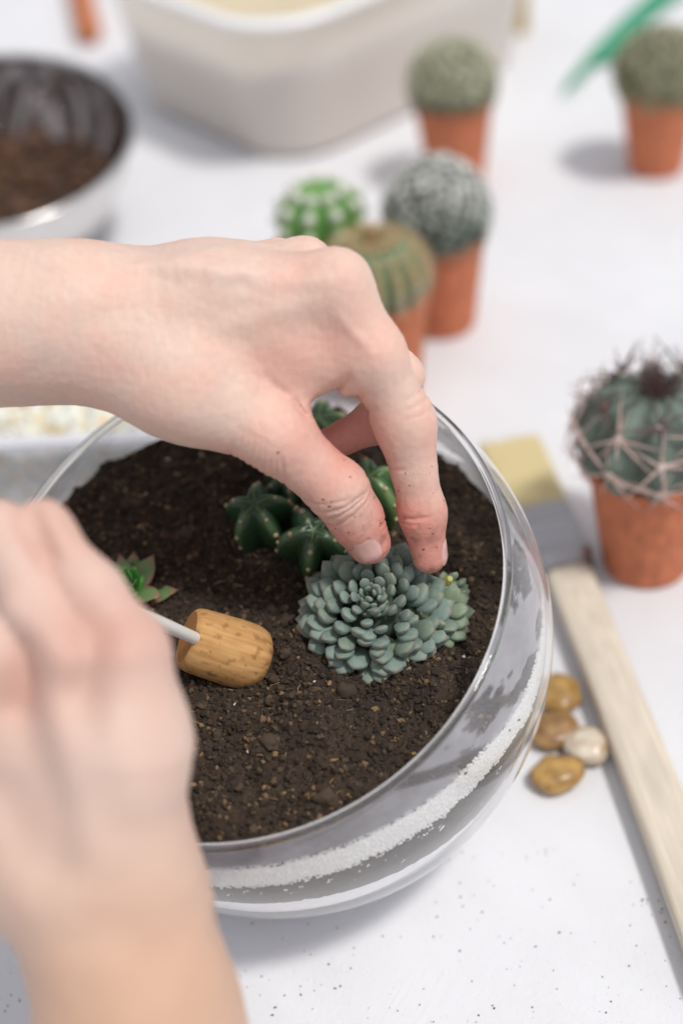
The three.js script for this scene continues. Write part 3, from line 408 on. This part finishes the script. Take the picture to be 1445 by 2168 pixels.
{ // far odds and ends
  const a = T(188, 66, 0.01), b = T(165, -40, 0.01), d = b.clone().sub(a), g = new THREE.CapsuleGeometry(0.0105, d.length(), 8, 24); g.applyMatrix4(axes(d, V(0, 1, 0))); g.translate(d.x / 2, 0.0105, d.z / 2);
  const o = thing('tool_handle', V(a.x, 0, a.z), 'orange-brown rounded tool handle on the table behind the steel bowl', 'handle'); part('handle', g, std({ color: rgb(0.50, 0.15, 0.045), roughness: 0.5 }), o);
  const c = T(1096, 66), p = thing('wooden_peg', c, 'golden-brown upright wooden peg at the right end of the tub', 'peg');
  part('peg', new THREE.LatheGeometry([[0, 0], [0.0075, 0], [0.0085, 0.001], [0.009, 0.05], [0.008, 0.0515], [0, 0.0515]].map((q) => new THREE.Vector2(...q)), 32), std({ color: rgb(0.46, 0.32, 0.10), roughness: 0.5 }), p);
}
{ // soil crumbs spilled on the table
  const o = thing('spilled_crumbs', V(0, 0, -0.3), 'tiny dark soil crumbs spilled over the white tabletop', 'soil crumbs', null, 'stuff'), l = [];
  const heaps = []; for (let i = 0; i < 16; i++) heaps.push([rr(480, 1440), rr(1760, 2160), rr(15, 60)]);
  for (let i = 0; i < 760; i++) { const u = rnd(), hp = heaps[i % 16], rq = hp[2] * Math.sqrt(-2 * Math.log(1 - rnd() * 0.98)), ra = rr(0, 6.28), x = u < 0.45 ? rr(430, 1445) : u < 0.87 ? hp[0] + rq * Math.cos(ra) : rr(-60, 100), y = u < 0.45 ? 1740 + 430 * Math.pow(rnd(), 0.6) : u < 0.87 ? Math.max(1800, hp[1] + rq * Math.sin(ra)) : rr(1900, 2168), p = T(x, y), s = 0.00008 + 0.00042 * Math.pow(rnd(), 6), k = rr(0.6, 1.5); l.push([p.sub(o.position).setY(s * 0.4), V(s, s * 0.6, s * rr(0.7, 1.8)), rgb(0.09 * k, 0.07 * k, 0.055 * k)]); }
  for (let i = 0; i < 160; i++) { const p = T(rr(1000, 1445), rr(700, 1700)), s = 0.0001 + 0.0004 * Math.pow(rnd(), 5); l.push([p.sub(o.position).setY(s * 0.4), V(s, s * 0.6, s), rgb(0.12, 0.1, 0.085)]); }
  scatter('crumbs', pebbleGeo(0, 0.4, 2), std({ color: 0xffffff, roughness: 0.95 }), l, o);
}
{ // cork on a white stick, held by the near hand
  const a = D(395, 1350, 0.478), b = D(560, 1402, 0.487), d = b.clone().sub(a), L = d.length(), M = axes(d, fwd);
  const o = thing('cork_tamper', a, 'wooden cork on a thin white stick held over the soil', 'tamper');
  const g = new THREE.LatheGeometry([[0, 0], [0.0098, 0], [0.0106, 0.0006], [0.0110, 0.0016], [0.0119, L * 0.6], [0.0119, L - 0.003], [0.0108, L - 0.0006], [0.0095, L], [0, L]].map((q) => new THREE.Vector2(...q)), 64);
  warp(g, (p) => { const k = 1 + 0.012 * fbm(p.x * 200, p.y * 200, p.z * 200, 3); p.x *= k; p.z *= k; });
  const fine = gridGeo(96, 60, (u, v) => { const y = L * v, R = 0.0110 + 0.001 * v, a2 = -u * 2 * Math.PI, e = 1 - 0.16 * Math.pow(Math.abs(v - 0.5) * 2, 14); const e2 = 1 - 0.30 * Math.pow(v, 9); const k = R * e * e2 * (1 + 0.012 * fbm(Math.cos(a2) * 2, y * 200, Math.sin(a2) * 2, 3)); return V(k * Math.cos(a2), y, k * Math.sin(a2)); }, false);
  const col = (p) => { const an = Math.atan2(p.z, p.x), t = clamp(0.5 + 0.9 * fbm(Math.cos(an) * 9, p.y * 60, Math.sin(an) * 9, 4)), s = sstep(0.25, 0.5, fbm(Math.cos(an) * 5 + 3, p.y * 260, Math.sin(an) * 5, 4)); return [lerp(0.44, 0.60, t) * (1 - 0.35 * s), lerp(0.22, 0.345, t) * (1 - 0.4 * s), lerp(0.07, 0.135, t) * (1 - 0.45 * s)]; };
  paint(fine, col); fine.applyMatrix4(M);
  const end = (y, r) => { const c = new THREE.CircleGeometry(r, 48); c.rotateX(y > 0 ? -Math.PI / 2 : Math.PI / 2); c.translate(0, y, 0); paint(c, (p) => { const q = col(p); return [q[0] * 0.85, q[1] * 0.7, q[2] * 0.55]; }); c.applyMatrix4(M); return c; };
  part('cork', mergeGeometries([fine, end(0, 0.0093), end(L, 0.0071)]), std({ vertexColors: true, roughness: 0.8 }), o);
  const s1 = a.clone().addScaledVector(d, 0.3), s0 = D(262, 1284, 0.425), sd = s1.clone().sub(s0), sg = new THREE.CylinderGeometry(0.0021, 0.0021, sd.length() * 1.1, 20); sg.applyMatrix4(axes(sd, V(0, 1, 0))); const mid = s0.clone().lerp(s1, 0.47).sub(o.position); sg.translate(mid.x, mid.y, mid.z);
  part('stick', sg, std({ color: rgb(0.80, 0.78, 0.74), roughness: 0.5 }), o);
}
// ------------------------------------------------------------------ hands
const smin = (a, b, k) => { const h = Math.max(k - Math.abs(a - b), 0) / k; return Math.min(a, b) - h * h * k * 0.25; };
const J = (x, y, d, r) => ({ p: D(x, y, d), r: r * d / FPX });
const bone = (a, b) => { const d = b.p.clone().sub(a.p); return { ax: a.p.x, ay: a.p.y, az: a.p.z, dx: d.x, dy: d.y, dz: d.z, l2: d.lengthSq(), r1: a.r, r2: b.r }; };
const chain = (...j) => j.slice(1).map((b, i) => bone(j[i], b));
const dBone = (b, x, y, z) => { const px = x - b.ax, py = y - b.ay, pz = z - b.az, t = Math.min(1, Math.max(0, (px * b.dx + py * b.dy + pz * b.dz) / b.l2)); const qx = px - b.dx * t, qy = py - b.dy * t, qz = pz - b.dz * t; return Math.sqrt(qx * qx + qy * qy + qz * qz) - (b.r1 + (b.r2 - b.r1) * t); };
function handField({ palm, kPalm, fingers, detail }) { // fingers: { bones, k, join }
  return (x, y, z) => {
    let d = 1; for (const b of palm) d = smin(d, dBone(b, x, y, z), kPalm);
    let out = d;
    for (const f of fingers) { let e = 1; for (const b of f.bones) e = smin(e, dBone(b, x, y, z), f.k); out = Math.min(out, smin(d, e, f.join)); }
    return detail && Math.abs(out) < 0.004 ? out + detail(x, y, z) : out;
  };
}
function surfaceNet(F, lo, hi, h) {
  const nx = Math.ceil((hi.x - lo.x) / h) + 1, ny = Math.ceil((hi.y - lo.y) / h) + 1, nz = Math.ceil((hi.z - lo.z) / h) + 1, f = new Float32Array(nx * ny * nz).fill(1), id = (i, j, k) => (k * ny + j) * nx + i, B = 8;
  for (let k = 0; k < nz; k += B) for (let j = 0; j < ny; j += B) for (let i = 0; i < nx; i += B) {
    const c = F(lo.x + (i + B / 2) * h, lo.y + (j + B / 2) * h, lo.z + (k + B / 2) * h), far = Math.abs(c) > B * h * 1.05;
    for (let kk = k; kk < Math.min(nz, k + B); kk++) for (let jj = j; jj < Math.min(ny, j + B); jj++) for (let ii = i; ii < Math.min(nx, i + B); ii++) f[id(ii, jj, kk)] = far ? c : F(lo.x + ii * h, lo.y + jj * h, lo.z + kk * h);
  }
  const vid = new Int32Array(nx * ny * nz).fill(-1), P = [], I = [];
  const E = [[0, 1], [2, 3], [4, 5], [6, 7], [0, 2], [1, 3], [4, 6], [5, 7], [0, 4], [1, 5], [2, 6], [3, 7]];
  for (let k = 0; k < nz - 1; k++) for (let j = 0; j < ny - 1; j++) for (let i = 0; i < nx - 1; i++) {
    const v = []; let m = 0; for (let c = 0; c < 8; c++) { v[c] = f[id(i + (c & 1), j + ((c >> 1) & 1), k + (c >> 2))]; if (v[c] < 0) m++; }
    if (m === 0 || m === 8) continue;
    let x = 0, y = 0, z = 0, n = 0;
    for (const [a, b] of E) if ((v[a] < 0) !== (v[b] < 0)) { const t = v[a] / (v[a] - v[b]); x += (a & 1) + ((b & 1) - (a & 1)) * t; y += ((a >> 1) & 1) + (((b >> 1) & 1) - ((a >> 1) & 1)) * t; z += (a >> 2) + ((b >> 2) - (a >> 2)) * t; n++; }
    vid[id(i, j, k)] = P.length / 3; P.push(lo.x + (i + x / n) * h, lo.y + (j + y / n) * h, lo.z + (k + z / n) * h);
  }
  const quad = (a, b, c, d, flip) => { if (a < 0 || b < 0 || c < 0 || d < 0) return; if (flip) I.push(a, c, b, a, d, c); else I.push(a, b, c, a, c, d); };
  for (let k = 1; k < nz - 1; k++) for (let j = 1; j < ny - 1; j++) for (let i = 1; i < nx - 1; i++) {
    const s = f[id(i, j, k)] < 0;
    if (s !== f[id(i + 1, j, k)] < 0) quad(vid[id(i, j - 1, k - 1)], vid[id(i, j, k - 1)], vid[id(i, j, k)], vid[id(i, j - 1, k)], !s);
    if (s !== f[id(i, j + 1, k)] < 0) quad(vid[id(i - 1, j, k - 1)], vid[id(i - 1, j, k)], vid[id(i, j, k)], vid[id(i, j, k - 1)], !s);
    if (s !== f[id(i, j, k + 1)] < 0) quad(vid[id(i - 1, j - 1, k)], vid[id(i, j - 1, k)], vid[id(i, j, k)], vid[id(i - 1, j, k)], !s);
  }
  const N = new Float32Array(P.length), e = 0.0004;
  for (let i = 0; i < P.length; i += 3) for (let it = 0; it < 2; it++) {
    let x = P[i], y = P[i + 1], z = P[i + 2]; const gx = F(x + e, y, z) - F(x - e, y, z), gy = F(x, y + e, z) - F(x, y - e, z), gz = F(x, y, z + e) - F(x, y, z - e), l = Math.hypot(gx, gy, gz) || 1;
    N[i] = gx / l; N[i + 1] = gy / l; N[i + 2] = gz / l; const d = clamp(F(x, y, z), -h * 0.5, h * 0.5) * (it ? 0 : 0.9); P[i] -= d * N[i]; P[i + 1] -= d * N[i + 1]; P[i + 2] -= d * N[i + 2];
  }
  const g = new THREE.BufferGeometry(); g.setAttribute('position', new THREE.BufferAttribute(new Float32Array(P), 3)); g.setAttribute('normal', new THREE.BufferAttribute(N, 3)); g.setIndex(I); return g;
}
function boxUV(g, size) { // uv in metres, each face laid along its main axis
  g = g.toNonIndexed(); const p = g.attributes.position, n = g.attributes.normal, uv = new Float32Array(p.count * 2);
  for (let i = 0; i < p.count; i += 3) {
    let a = 0, b = 0, c = 0; for (let k = 0; k < 3; k++) { a += n.getX(i + k); b += n.getY(i + k); c += n.getZ(i + k); } a = Math.abs(a); b = Math.abs(b); c = Math.abs(c);
    for (let k = 0; k < 3; k++) { const x = p.getX(i + k), y = p.getY(i + k), z = p.getZ(i + k); const [u, v] = a > b && a > c ? [z, y] : b > c ? [x, z] : [x, y]; uv[(i + k) * 2] = u / size; uv[(i + k) * 2 + 1] = v / size; }
  }
  g.setAttribute('uv', new THREE.BufferAttribute(uv, 2)); return g;
}
const skinBump = (() => { // fine creased cells, tiling
  const n = 512, pts = []; for (let i = 0; i < 1500; i++) pts.push([rnd(), rnd()]); const G = 32, cells = Array.from({ length: G * G }, () => []); pts.forEach((p) => cells[Math.floor(p[1] * G) * G + Math.floor(p[0] * G)].push(p));
  return dataTex(n, (u, v) => { let d1 = 9, d2 = 9; const ci = Math.floor(u * G), cj = Math.floor(v * G); for (let j = -1; j <= 1; j++) for (let i = -1; i <= 1; i++) for (const q of cells[((cj + j + G) % G) * G + (ci + i + G) % G]) { let dx = Math.abs(q[0] - u), dy = Math.abs(q[1] - v); dx = Math.min(dx, 1 - dx); dy = Math.min(dy, 1 - dy); const d = Math.hypot(dx, dy); if (d < d1) { d2 = d1; d1 = d; } else if (d < d2) d2 = d; } const k = clamp((d2 - d1) * 55) * 0.75 + 0.2; return [k, k, k]; });
})();
const skin = phys({ vertexColors: true, roughness: 0.52, specularIntensity: 0.8, bumpMap: skinBump, bumpScale: 0.00011, sheen: 0.25, sheenColor: rgb(1, 0.75, 0.65), sheenRoughness: 0.5 });
const nailMat = phys({ color: rgb(0.68, 0.40, 0.36), roughness: 0.3, clearcoat: 0.35, clearcoatRoughness: 0.25 });
function nail(F, c, along, out, w, l) { // a plate lying on the finger, curved with it
  const A = along.clone().normalize(), N = out.clone().addScaledVector(A, -out.dot(A)).normalize(), X = new THREE.Vector3().crossVectors(A, N);
  const fall = (p) => { let t = 0; for (let i = 0; i < 30; i++) { const d = F(p.x - N.x * t, p.y - N.y * t, p.z - N.z * t); t += d * 0.8; if (d < 1e-5) break; } return p.clone().addScaledVector(N, -t); };
  return gridGeo(18, 18, (u, v) => {
    const a = (u - 0.5) * 2, b = (v - 0.5) * 2, sx = a * Math.sqrt(1 - b * b * 0.42), sy = b * Math.sqrt(1 - a * a * 0.30), p = fall(c.clone().addScaledVector(X, sx * w / 2).addScaledVector(A, sy * l / 2).addScaledVector(N, 0.004));
    const e = Math.max(Math.abs(a), Math.abs(b)), lift = 0.0007 * (1 - Math.pow(e, 8)) - 0.00015 + (b > 0.75 ? 0.0004 * (b - 0.75) * 4 : 0); return p.addScaledVector(N, lift);
  });
}
const specks = (g, ok, n, s0, s1) => { const p = g.attributes.position, nn = g.attributes.normal, out = []; let guard = 0; while (out.length < n && guard++ < 400000) { const i = Math.floor(rnd() * p.count), a = V().fromBufferAttribute(p, i), b = V().fromBufferAttribute(nn, i), w = ok(a, b); if (rnd() < w) { const s = s0 + (s1 - s0) * Math.pow(rnd(), 4), k = rr(0.6, 1.6); out.push([a.addScaledVector(b, s * 0.05), V(s * rr(0.6, 1.8), s * 0.35, s * rr(0.5, 1)), rgb(0.16 * k, 0.07 * k, 0.04 * k), b]); } } return out; };
const toPx = (x, y, z) => { const q = V(x, y, z).sub(camAt), d = q.dot(fwd); return [722.5 + FPX * q.dot(camR) / d, 1084 - FPX * q.dot(camU) / d, d]; };
const ringGroove = (c, dir, w, depth, side) => { const a = dir.clone().normalize(), s = side ? side.clone().normalize() : null; return (x, y, z) => { const px = x - c.x, py = y - c.y, pz = z - c.z, t = px * a.x + py * a.y + pz * a.z; if (Math.abs(t) > w * 4 + 0.002) return 0; const r2 = px * px + py * py + pz * pz; if (r2 > 0.0003) return 0; const q = (t + 0.0005 * n3(x * 350, y * 350, z * 350)) / w; let k = Math.exp(-q * q) * depth; if (s) { const l = Math.sqrt(r2) + 1e-6; k *= sstep(-0.15, 0.5, (px * s.x + py * s.y + pz * s.z) / l); } return k; }; };
const back = fwd.clone().negate();

{ // the pinching hand
  const thumb = chain(J(585, 925, 0.448, 70), J(715, 1038, 0.459, 61), J(752, 1096, 0.466, 53), J(780, 1148, 0.471, 47));
  const index = chain(J(712, 603, 0.440, 67), J(790, 748, 0.446, 62), J(856, 893, 0.458, 60), J(893, 1085, 0.470, 44), J(908, 1177, 0.476, 37));
  const middle = chain(J(645, 565, 0.458, 54), J(840, 800, 0.482, 52), J(800, 890, 0.480, 42), J(690, 945, 0.476, 36));
  const ringF = chain(J(590, 565, 0.476, 52), J(720, 740, 0.502, 50), J(640, 790, 0.500, 42), J(560, 780, 0.49, 36));
  const little = chain(J(525, 585, 0.492, 48), J(610, 700, 0.515, 44), J(560, 740, 0.512, 36), J(500, 735, 0.502, 30));
  const palm = [
    ...chain(J(-420, 700, 0.464, 168), J(-120, 690, 0.460, 161), J(60, 684, 0.457, 151), J(170, 679, 0.456, 142)),
    ...chain(J(180, 655, 0.450, 115), J(450, 632, 0.446, 88), J(710, 604, 0.440, 66)), ...chain(J(180, 652, 0.466, 106), J(430, 612, 0.462, 78), J(642, 565, 0.458, 53)),
    ...chain(J(170, 658, 0.478, 102), J(588, 568, 0.476, 50)), ...chain(J(160, 668, 0.488, 92), J(522, 590, 0.492, 48)),
    ...chain(J(330, 735, 0.452, 112), J(590, 772, 0.452, 66)), ...chain(J(600, 695, 0.447, 78), J(716, 772, 0.452, 66)),
    ...chain(J(170, 722, 0.455, 100), J(390, 822, 0.449, 95), J(582, 924, 0.448, 71)), ...chain(J(300, 700, 0.485, 120), J(560, 700, 0.488, 90)),
  ];
  const iDir = D(893, 1085, 0.470).sub(D(856, 893, 0.458)), tDir = D(780, 1148, 0.471).sub(D(715, 1038, 0.459)), tp = (t) => D(715, 1038, 0.459).addScaledVector(tDir, t), ip = (t) => D(856, 893, 0.458).addScaledVector(iDir, t);
  const left = camR.clone().negate();
  const gr = [
    ringGroove(ip(0.42), iDir, 0.0007, 0.00028, left), ringGroove(ip(0.96), iDir, 0.0007, 0.0006, left.clone().addScaledVector(back, 0.4)), ringGroove(ip(1.02), iDir, 0.0005, 0.0003, left),
    ringGroove(ip(-0.22), iDir, 0.0007, 0.0003, camR), ringGroove(ip(-0.32), iDir, 0.0007, 0.0003, camR), ringGroove(ip(-0.12), iDir, 0.0006, 0.00025, camR),
    ...[-0.10, 0.02, 0.13, 0.26].map((t, i) => ringGroove(tp(t), tDir.clone().addScaledVector(camR, 0.004 * (i - 1.5)), 0.00055, [0.0003, 0.0007, 0.0007, 0.0004][i], back.clone().addScaledVector(left, 0.5))),
  ];
  // folds where the index meets the palm, and fine wrinkles at the base of the thumb
  const fold = (x0, y0, x1, y1, d, w, dep) => { const a = D(x0, y0, d), b = D(x1, y1, d), ab = b.clone().sub(a), l2 = ab.lengthSq(), f = fwd; return (x, y, z) => { let px = x - a.x, py = y - a.y, pz = z - a.z; const q = px * f.x + py * f.y + pz * f.z; if (Math.abs(q) > 0.022) return 0; px -= q * f.x; py -= q * f.y; pz -= q * f.z; const t = clamp((px * ab.x + py * ab.y + pz * ab.z) / l2), ex = px - ab.x * t, ey = py - ab.y * t, ez = pz - ab.z * t, r2 = ex * ex + ey * ey + ez * ez; return r2 > w * w * 9 ? 0 : dep * Math.exp(-r2 / (w * w)) * (0.4 + 0.6 * Math.sin(Math.PI * clamp(t, 0.05, 0.95))); }; };
  gr.push(fold(676, 846, 735, 800, 0.440, 0.0014, 0.0020), fold(705, 862, 765, 830, 0.440, 0.0010, 0.0012), fold(735, 885, 790, 862, 0.440, 0.0009, 0.0009), fold(622, 850, 650, 885, 0.440, 0.0012, 0.0013), fold(560, 800, 625, 848, 0.436, 0.0016, 0.0006));
  for (let i = 0; i < 9; i++) gr.push(fold(505 + i * 11, 905 + i * 6, 470 + i * 16, 985 + i * 8, 0.435, 0.0007, 0.00045));
  for (let i = 0; i < 4; i++) gr.push(fold(250 + i * 100, 560 + i * 12, 420 + i * 90, 548 + i * 14, 0.43, 0.0028, -0.0011));
  gr.push(fold(715, 668, 790, 745, 0.43, 0.0018, -0.0006), fold(480, 690, 650, 640, 0.43, 0.004, -0.0011), fold(520, 600, 690, 575, 0.435, 0.003, 0.0010), fold(430, 640, 640, 700, 0.43, 0.006, 0.0009), fold(280, 560, 480, 690, 0.435, 0.010, 0.0006), fold(150, 690, 330, 640, 0.43, 0.005, 0.0006));
  const F = handField({ palm, kPalm: 0.014, fingers: [{ bones: thumb, k: 0.005, join: 0.006 }, { bones: index, k: 0.006, join: 0.008 }, { bones: middle, k: 0.005, join: 0.007 }, { bones: ringF, k: 0.005, join: 0.006 }, { bones: little, k: 0.005, join: 0.006 }],
    detail: (x, y, z) => { const along = (x * camR.x + y * camR.y + z * camR.z), up2 = (x * camU.x + y * camU.y + z * camU.z); let s = 0.00008 * n3(along * 620, up2 * 130, z * 60) + 0.00010 * n3(x * 420, y * 420, z * 420) + 0.00014 * n3(x * 120, y * 120, z * 120); for (const g of gr) s += g(x, y, z); return s; } });
  const all = [...palm, ...thumb, ...index, ...middle, ...ringF, ...little], lo = V(9, 9, 9), hi = V(-9, -9, -9);
  for (const b of all) for (const [x, y, z, r] of [[b.ax, b.ay, b.az, b.r1], [b.ax + b.dx, b.ay + b.dy, b.az + b.dz, b.r2]]) { lo.min(V(x - r, y - r, z - r)); hi.max(V(x + r, y + r, z + r)); }
  lo.x = Math.max(lo.x, -0.17); lo.subScalar(0.004); hi.addScalar(0.004);
  const g = surfaceNet(F, lo, hi, 0.00085);
  const tipT = D(780, 1148, 0.471), tipI = D(908, 1177, 0.476), pipI = D(856, 893, 0.458), dipI = D(893, 1085, 0.47), mcp = D(720, 610, 0.43), web = D(640, 880, 0.45), mid = D(720, 925, 0.478);
  paint(g, (p, n) => {
    const m = fbm(p.x * 55, p.y * 55, p.z * 55, 3), f = n3(p.x * 500, p.y * 500, p.z * 500), q = (c, r) => Math.exp(-p.distanceToSquared(c) / (r * r));
    const red = clamp(0.95 * q(tipT, 0.019) + 1.1 * q(tipI, 0.017) + 0.45 * q(dipI, 0.011) + 0.35 * q(pipI, 0.014) + 0.25 * q(mcp, 0.018) + 0.42 * q(web, 0.024) + 0.25 * q(tp(-0.2), 0.02) + 0.8 * q(mid, 0.018) + 0.34 * m + 0.10, 0, 1), dirt = sstep(0.05, 0.5, fbm(p.x * 260, p.y * 260, p.z * 260, 3)) * clamp(0.7 * q(tipT, 0.014) + 0.55 * q(tipI, 0.013) + 0.4 * q(tp(0.1), 0.008) + 0.25 * q(dipI, 0.01)) * 0.55;
    const vein = sstep(0.12, 0.0, Math.abs(n3(p.x * 22 + 3, p.y * 38, p.z * 38))) * 0.045 * sstep(0.02, -0.03, p.x);
    const k = (1 + 0.05 * f + 0.06 * m) * (1 - dirt);
    return [lerp(0.78, 0.68, red) * k * (1 - vein), lerp(0.565, 0.295, red) * k * (1 - vein * 0.5), lerp(0.465, 0.235, red) * k * (1 - vein * 0.2)];
  });
  const o = thing('hand', D(330, 690, 0.46), 'bare hand reaching in from the left, pinching the blue-green succulent', 'hand');
  part('skin', local(boxUV(g, 0.02), o), skin, o);
  const nT = D(762, 1128, 0.455), offT = V().crossVectors(tDir, back);
  part('nail', local(nail(F, D(771, 1146, 0.468), tDir, back.clone().addScaledVector(camR, -0.06), 0.0090, 0.0112), o), nailMat, o, 'thumbnail with soil along its edge');
  part('nail', local(nail(F, D(915, 1168, 0.476), D(908, 1177, 0.476).sub(D(893, 1085, 0.470)), camR.clone().addScaledVector(camU, 0.15).addScaledVector(back, 0.25), 0.0085, 0.0098), o), nailMat, o);
  const lst = specks(g, (p, n) => { const [x, y] = toPx(p.x, p.y, p.z); if (n.dot(back) < 0.05) return 0; const t = Math.exp(-(((x - 755) / 70) ** 2 + ((y - 1080) / 90) ** 2)), i = Math.exp(-(((x - 895) / 60) ** 2 + ((y - 1100) / 110) ** 2)); return clamp(0.9 * t + 0.45 * i + (y > 900 && x > 560 ? 0.05 : 0)); }, 170, 0.00008, 0.00045);
  for (const e of lst) e[0].sub(o.position);
  scatter('soil_specks', pebbleGeo(0, 0.4, 3), std({ color: 0xffffff, roughness: 0.95 }), lst, o);
}
{ // the near hand, gripping the stick
  const J2 = (x, y, d, r) => J(x - 8 - 20 * sstep(1270, 1420, y), y, d, r);
  const index = chain(J2(285, 1385, 0.370, 84), J2(200, 1260, 0.372, 66), J2(97, 1126, 0.376, 58), J2(60, 1240, 0.408, 52), J2(150, 1300, 0.425, 46));
  const middle = chain(J2(165, 1375, 0.368, 82), J2(5, 1130, 0.374, 60), J2(-20, 1250, 0.408, 54), J2(60, 1330, 0.425, 46));
  const ringF = chain(J2(40, 1385, 0.372, 80), J2(-110, 1180, 0.380, 58), J2(-110, 1300, 0.41, 50), J2(-20, 1370, 0.43, 44));
  const little = chain(J2(-75, 1430, 0.380, 72), J2(-210, 1270, 0.39, 52), J2(-180, 1380, 0.42, 46));
  const thumb = chain(J2(200, 1760, 0.415, 120), J2(260, 1560, 0.428, 85), J2(285, 1420, 0.432, 62), J2(262, 1320, 0.436, 52));
  const palm = [...chain(J2(425, 2600, 0.385, 235), J2(325, 2168, 0.385, 206), J2(266, 1920, 0.385, 196), J2(225, 1790, 0.386, 190)), ...chain(J2(225, 1800, 0.382, 195), J2(283, 1570, 0.374, 140), J2(288, 1390, 0.370, 92)), ...chain(J2(180, 1800, 0.384, 170), J2(165, 1385, 0.369, 82)), ...chain(J2(120, 1800, 0.39, 165), J2(42, 1390, 0.373, 78)), ...chain(J2(90, 1810, 0.395, 140), J2(-72, 1435, 0.381, 72)), ...chain(J2(170, 1750, 0.405, 150), J2(120, 1480, 0.400, 120))];
  const fold = (x0, y0, x1, y1, w, dep) => { const a = D(x0, y0, 0.36), b = D(x1, y1, 0.36), ab = b.clone().sub(a), l2 = ab.lengthSq(), f = fwd; return (x, y, z) => { let px = x - a.x, py = y - a.y, pz = z - a.z; const q = px * f.x + py * f.y + pz * f.z; if (Math.abs(q) > 0.03) return 0; px -= q * f.x; py -= q * f.y; pz -= q * f.z; const t = clamp((px * ab.x + py * ab.y + pz * ab.z) / l2), ex = px - ab.x * t, ey = py - ab.y * t, ez = pz - ab.z * t; return dep * Math.exp(-(ex * ex + ey * ey + ez * ez) / (w * w)); }; };
  const gr = [fold(190, 1350, 170, 1480, 0.007, 0.0026), fold(50, 1390, 40, 1500, 0.007, 0.0028), fold(70, 1600, 150, 1800, 0.008, 0.0022), fold(0, 1700, 90, 1840, 0.008, 0.0028), fold(230, 1960, 330, 2000, 0.012, 0.0032), fold(130, 1500, 190, 1790, 0.006, -0.0016), fold(55, 1100, 90, 1180, 0.003, 0.0022), fold(20, 1290, 150, 1400, 0.005, -0.0014), fold(245, 1420, 290, 1700, 0.008, -0.0012)];
  const F = handField({ palm, kPalm: 0.009, fingers: [index, middle, ringF, little, thumb].map((bones) => ({ bones, k: 0.006, join: 0.008 })), detail: (x, y, z) => { let s = 0.0003 * n3(x * 100, y * 100, z * 100); for (const g of gr) s += g(x, y, z); return s; } });
  const all = [...palm, ...index, ...middle, ...ringF, ...little, ...thumb], lo = V(9, 9, 9), hi = V(-9, -9, -9);
  for (const b of all) for (const [x, y, z, r] of [[b.ax, b.ay, b.az, b.r1], [b.ax + b.dx, b.ay + b.dy, b.az + b.dz, b.r2]]) { lo.min(V(x - r, y - r, z - r)); hi.max(V(x + r, y + r, z + r)); }
  lo.subScalar(0.004); hi.addScalar(0.004);
  const g = surfaceNet(F, lo, hi, 0.0018);
  const k1 = D(285, 1350, 0.36), k2 = D(165, 1350, 0.36), k3 = D(97, 1110, 0.37), fore = D(300, 2168, 0.37), k4 = D(40, 1450, 0.365);
  paint(g, (p) => { const m = fbm(p.x * 45, p.y * 45, p.z * 45, 3), q = (c, r) => Math.exp(-p.distanceToSquared(c) / (r * r)), red = clamp(0.5 * q(k1, 0.015) + 0.55 * q(k2, 0.016) + 0.6 * q(k3, 0.014) + 0.6 * q(k4, 0.012) + 0.3 * m + 0.12), tan = q(fore, 0.045), k = 1 + 0.05 * m; return [lerp(lerp(0.74, 0.62, red), 0.58, tan) * k, lerp(lerp(0.545, 0.355, red), 0.355, tan) * k, lerp(lerp(0.46, 0.285, red), 0.235, tan) * k]; });  // skin redness; hollows between knuckles also have their shade painted in
  const o = thing('hand', D(220, 1700, 0.385), 'blurred bare hand and forearm in front, gripping the white cork stick', 'hand');
  part('skin', local(boxUV(g, 0.02), o), skin, o);
}
renderer.render(scene, camera);
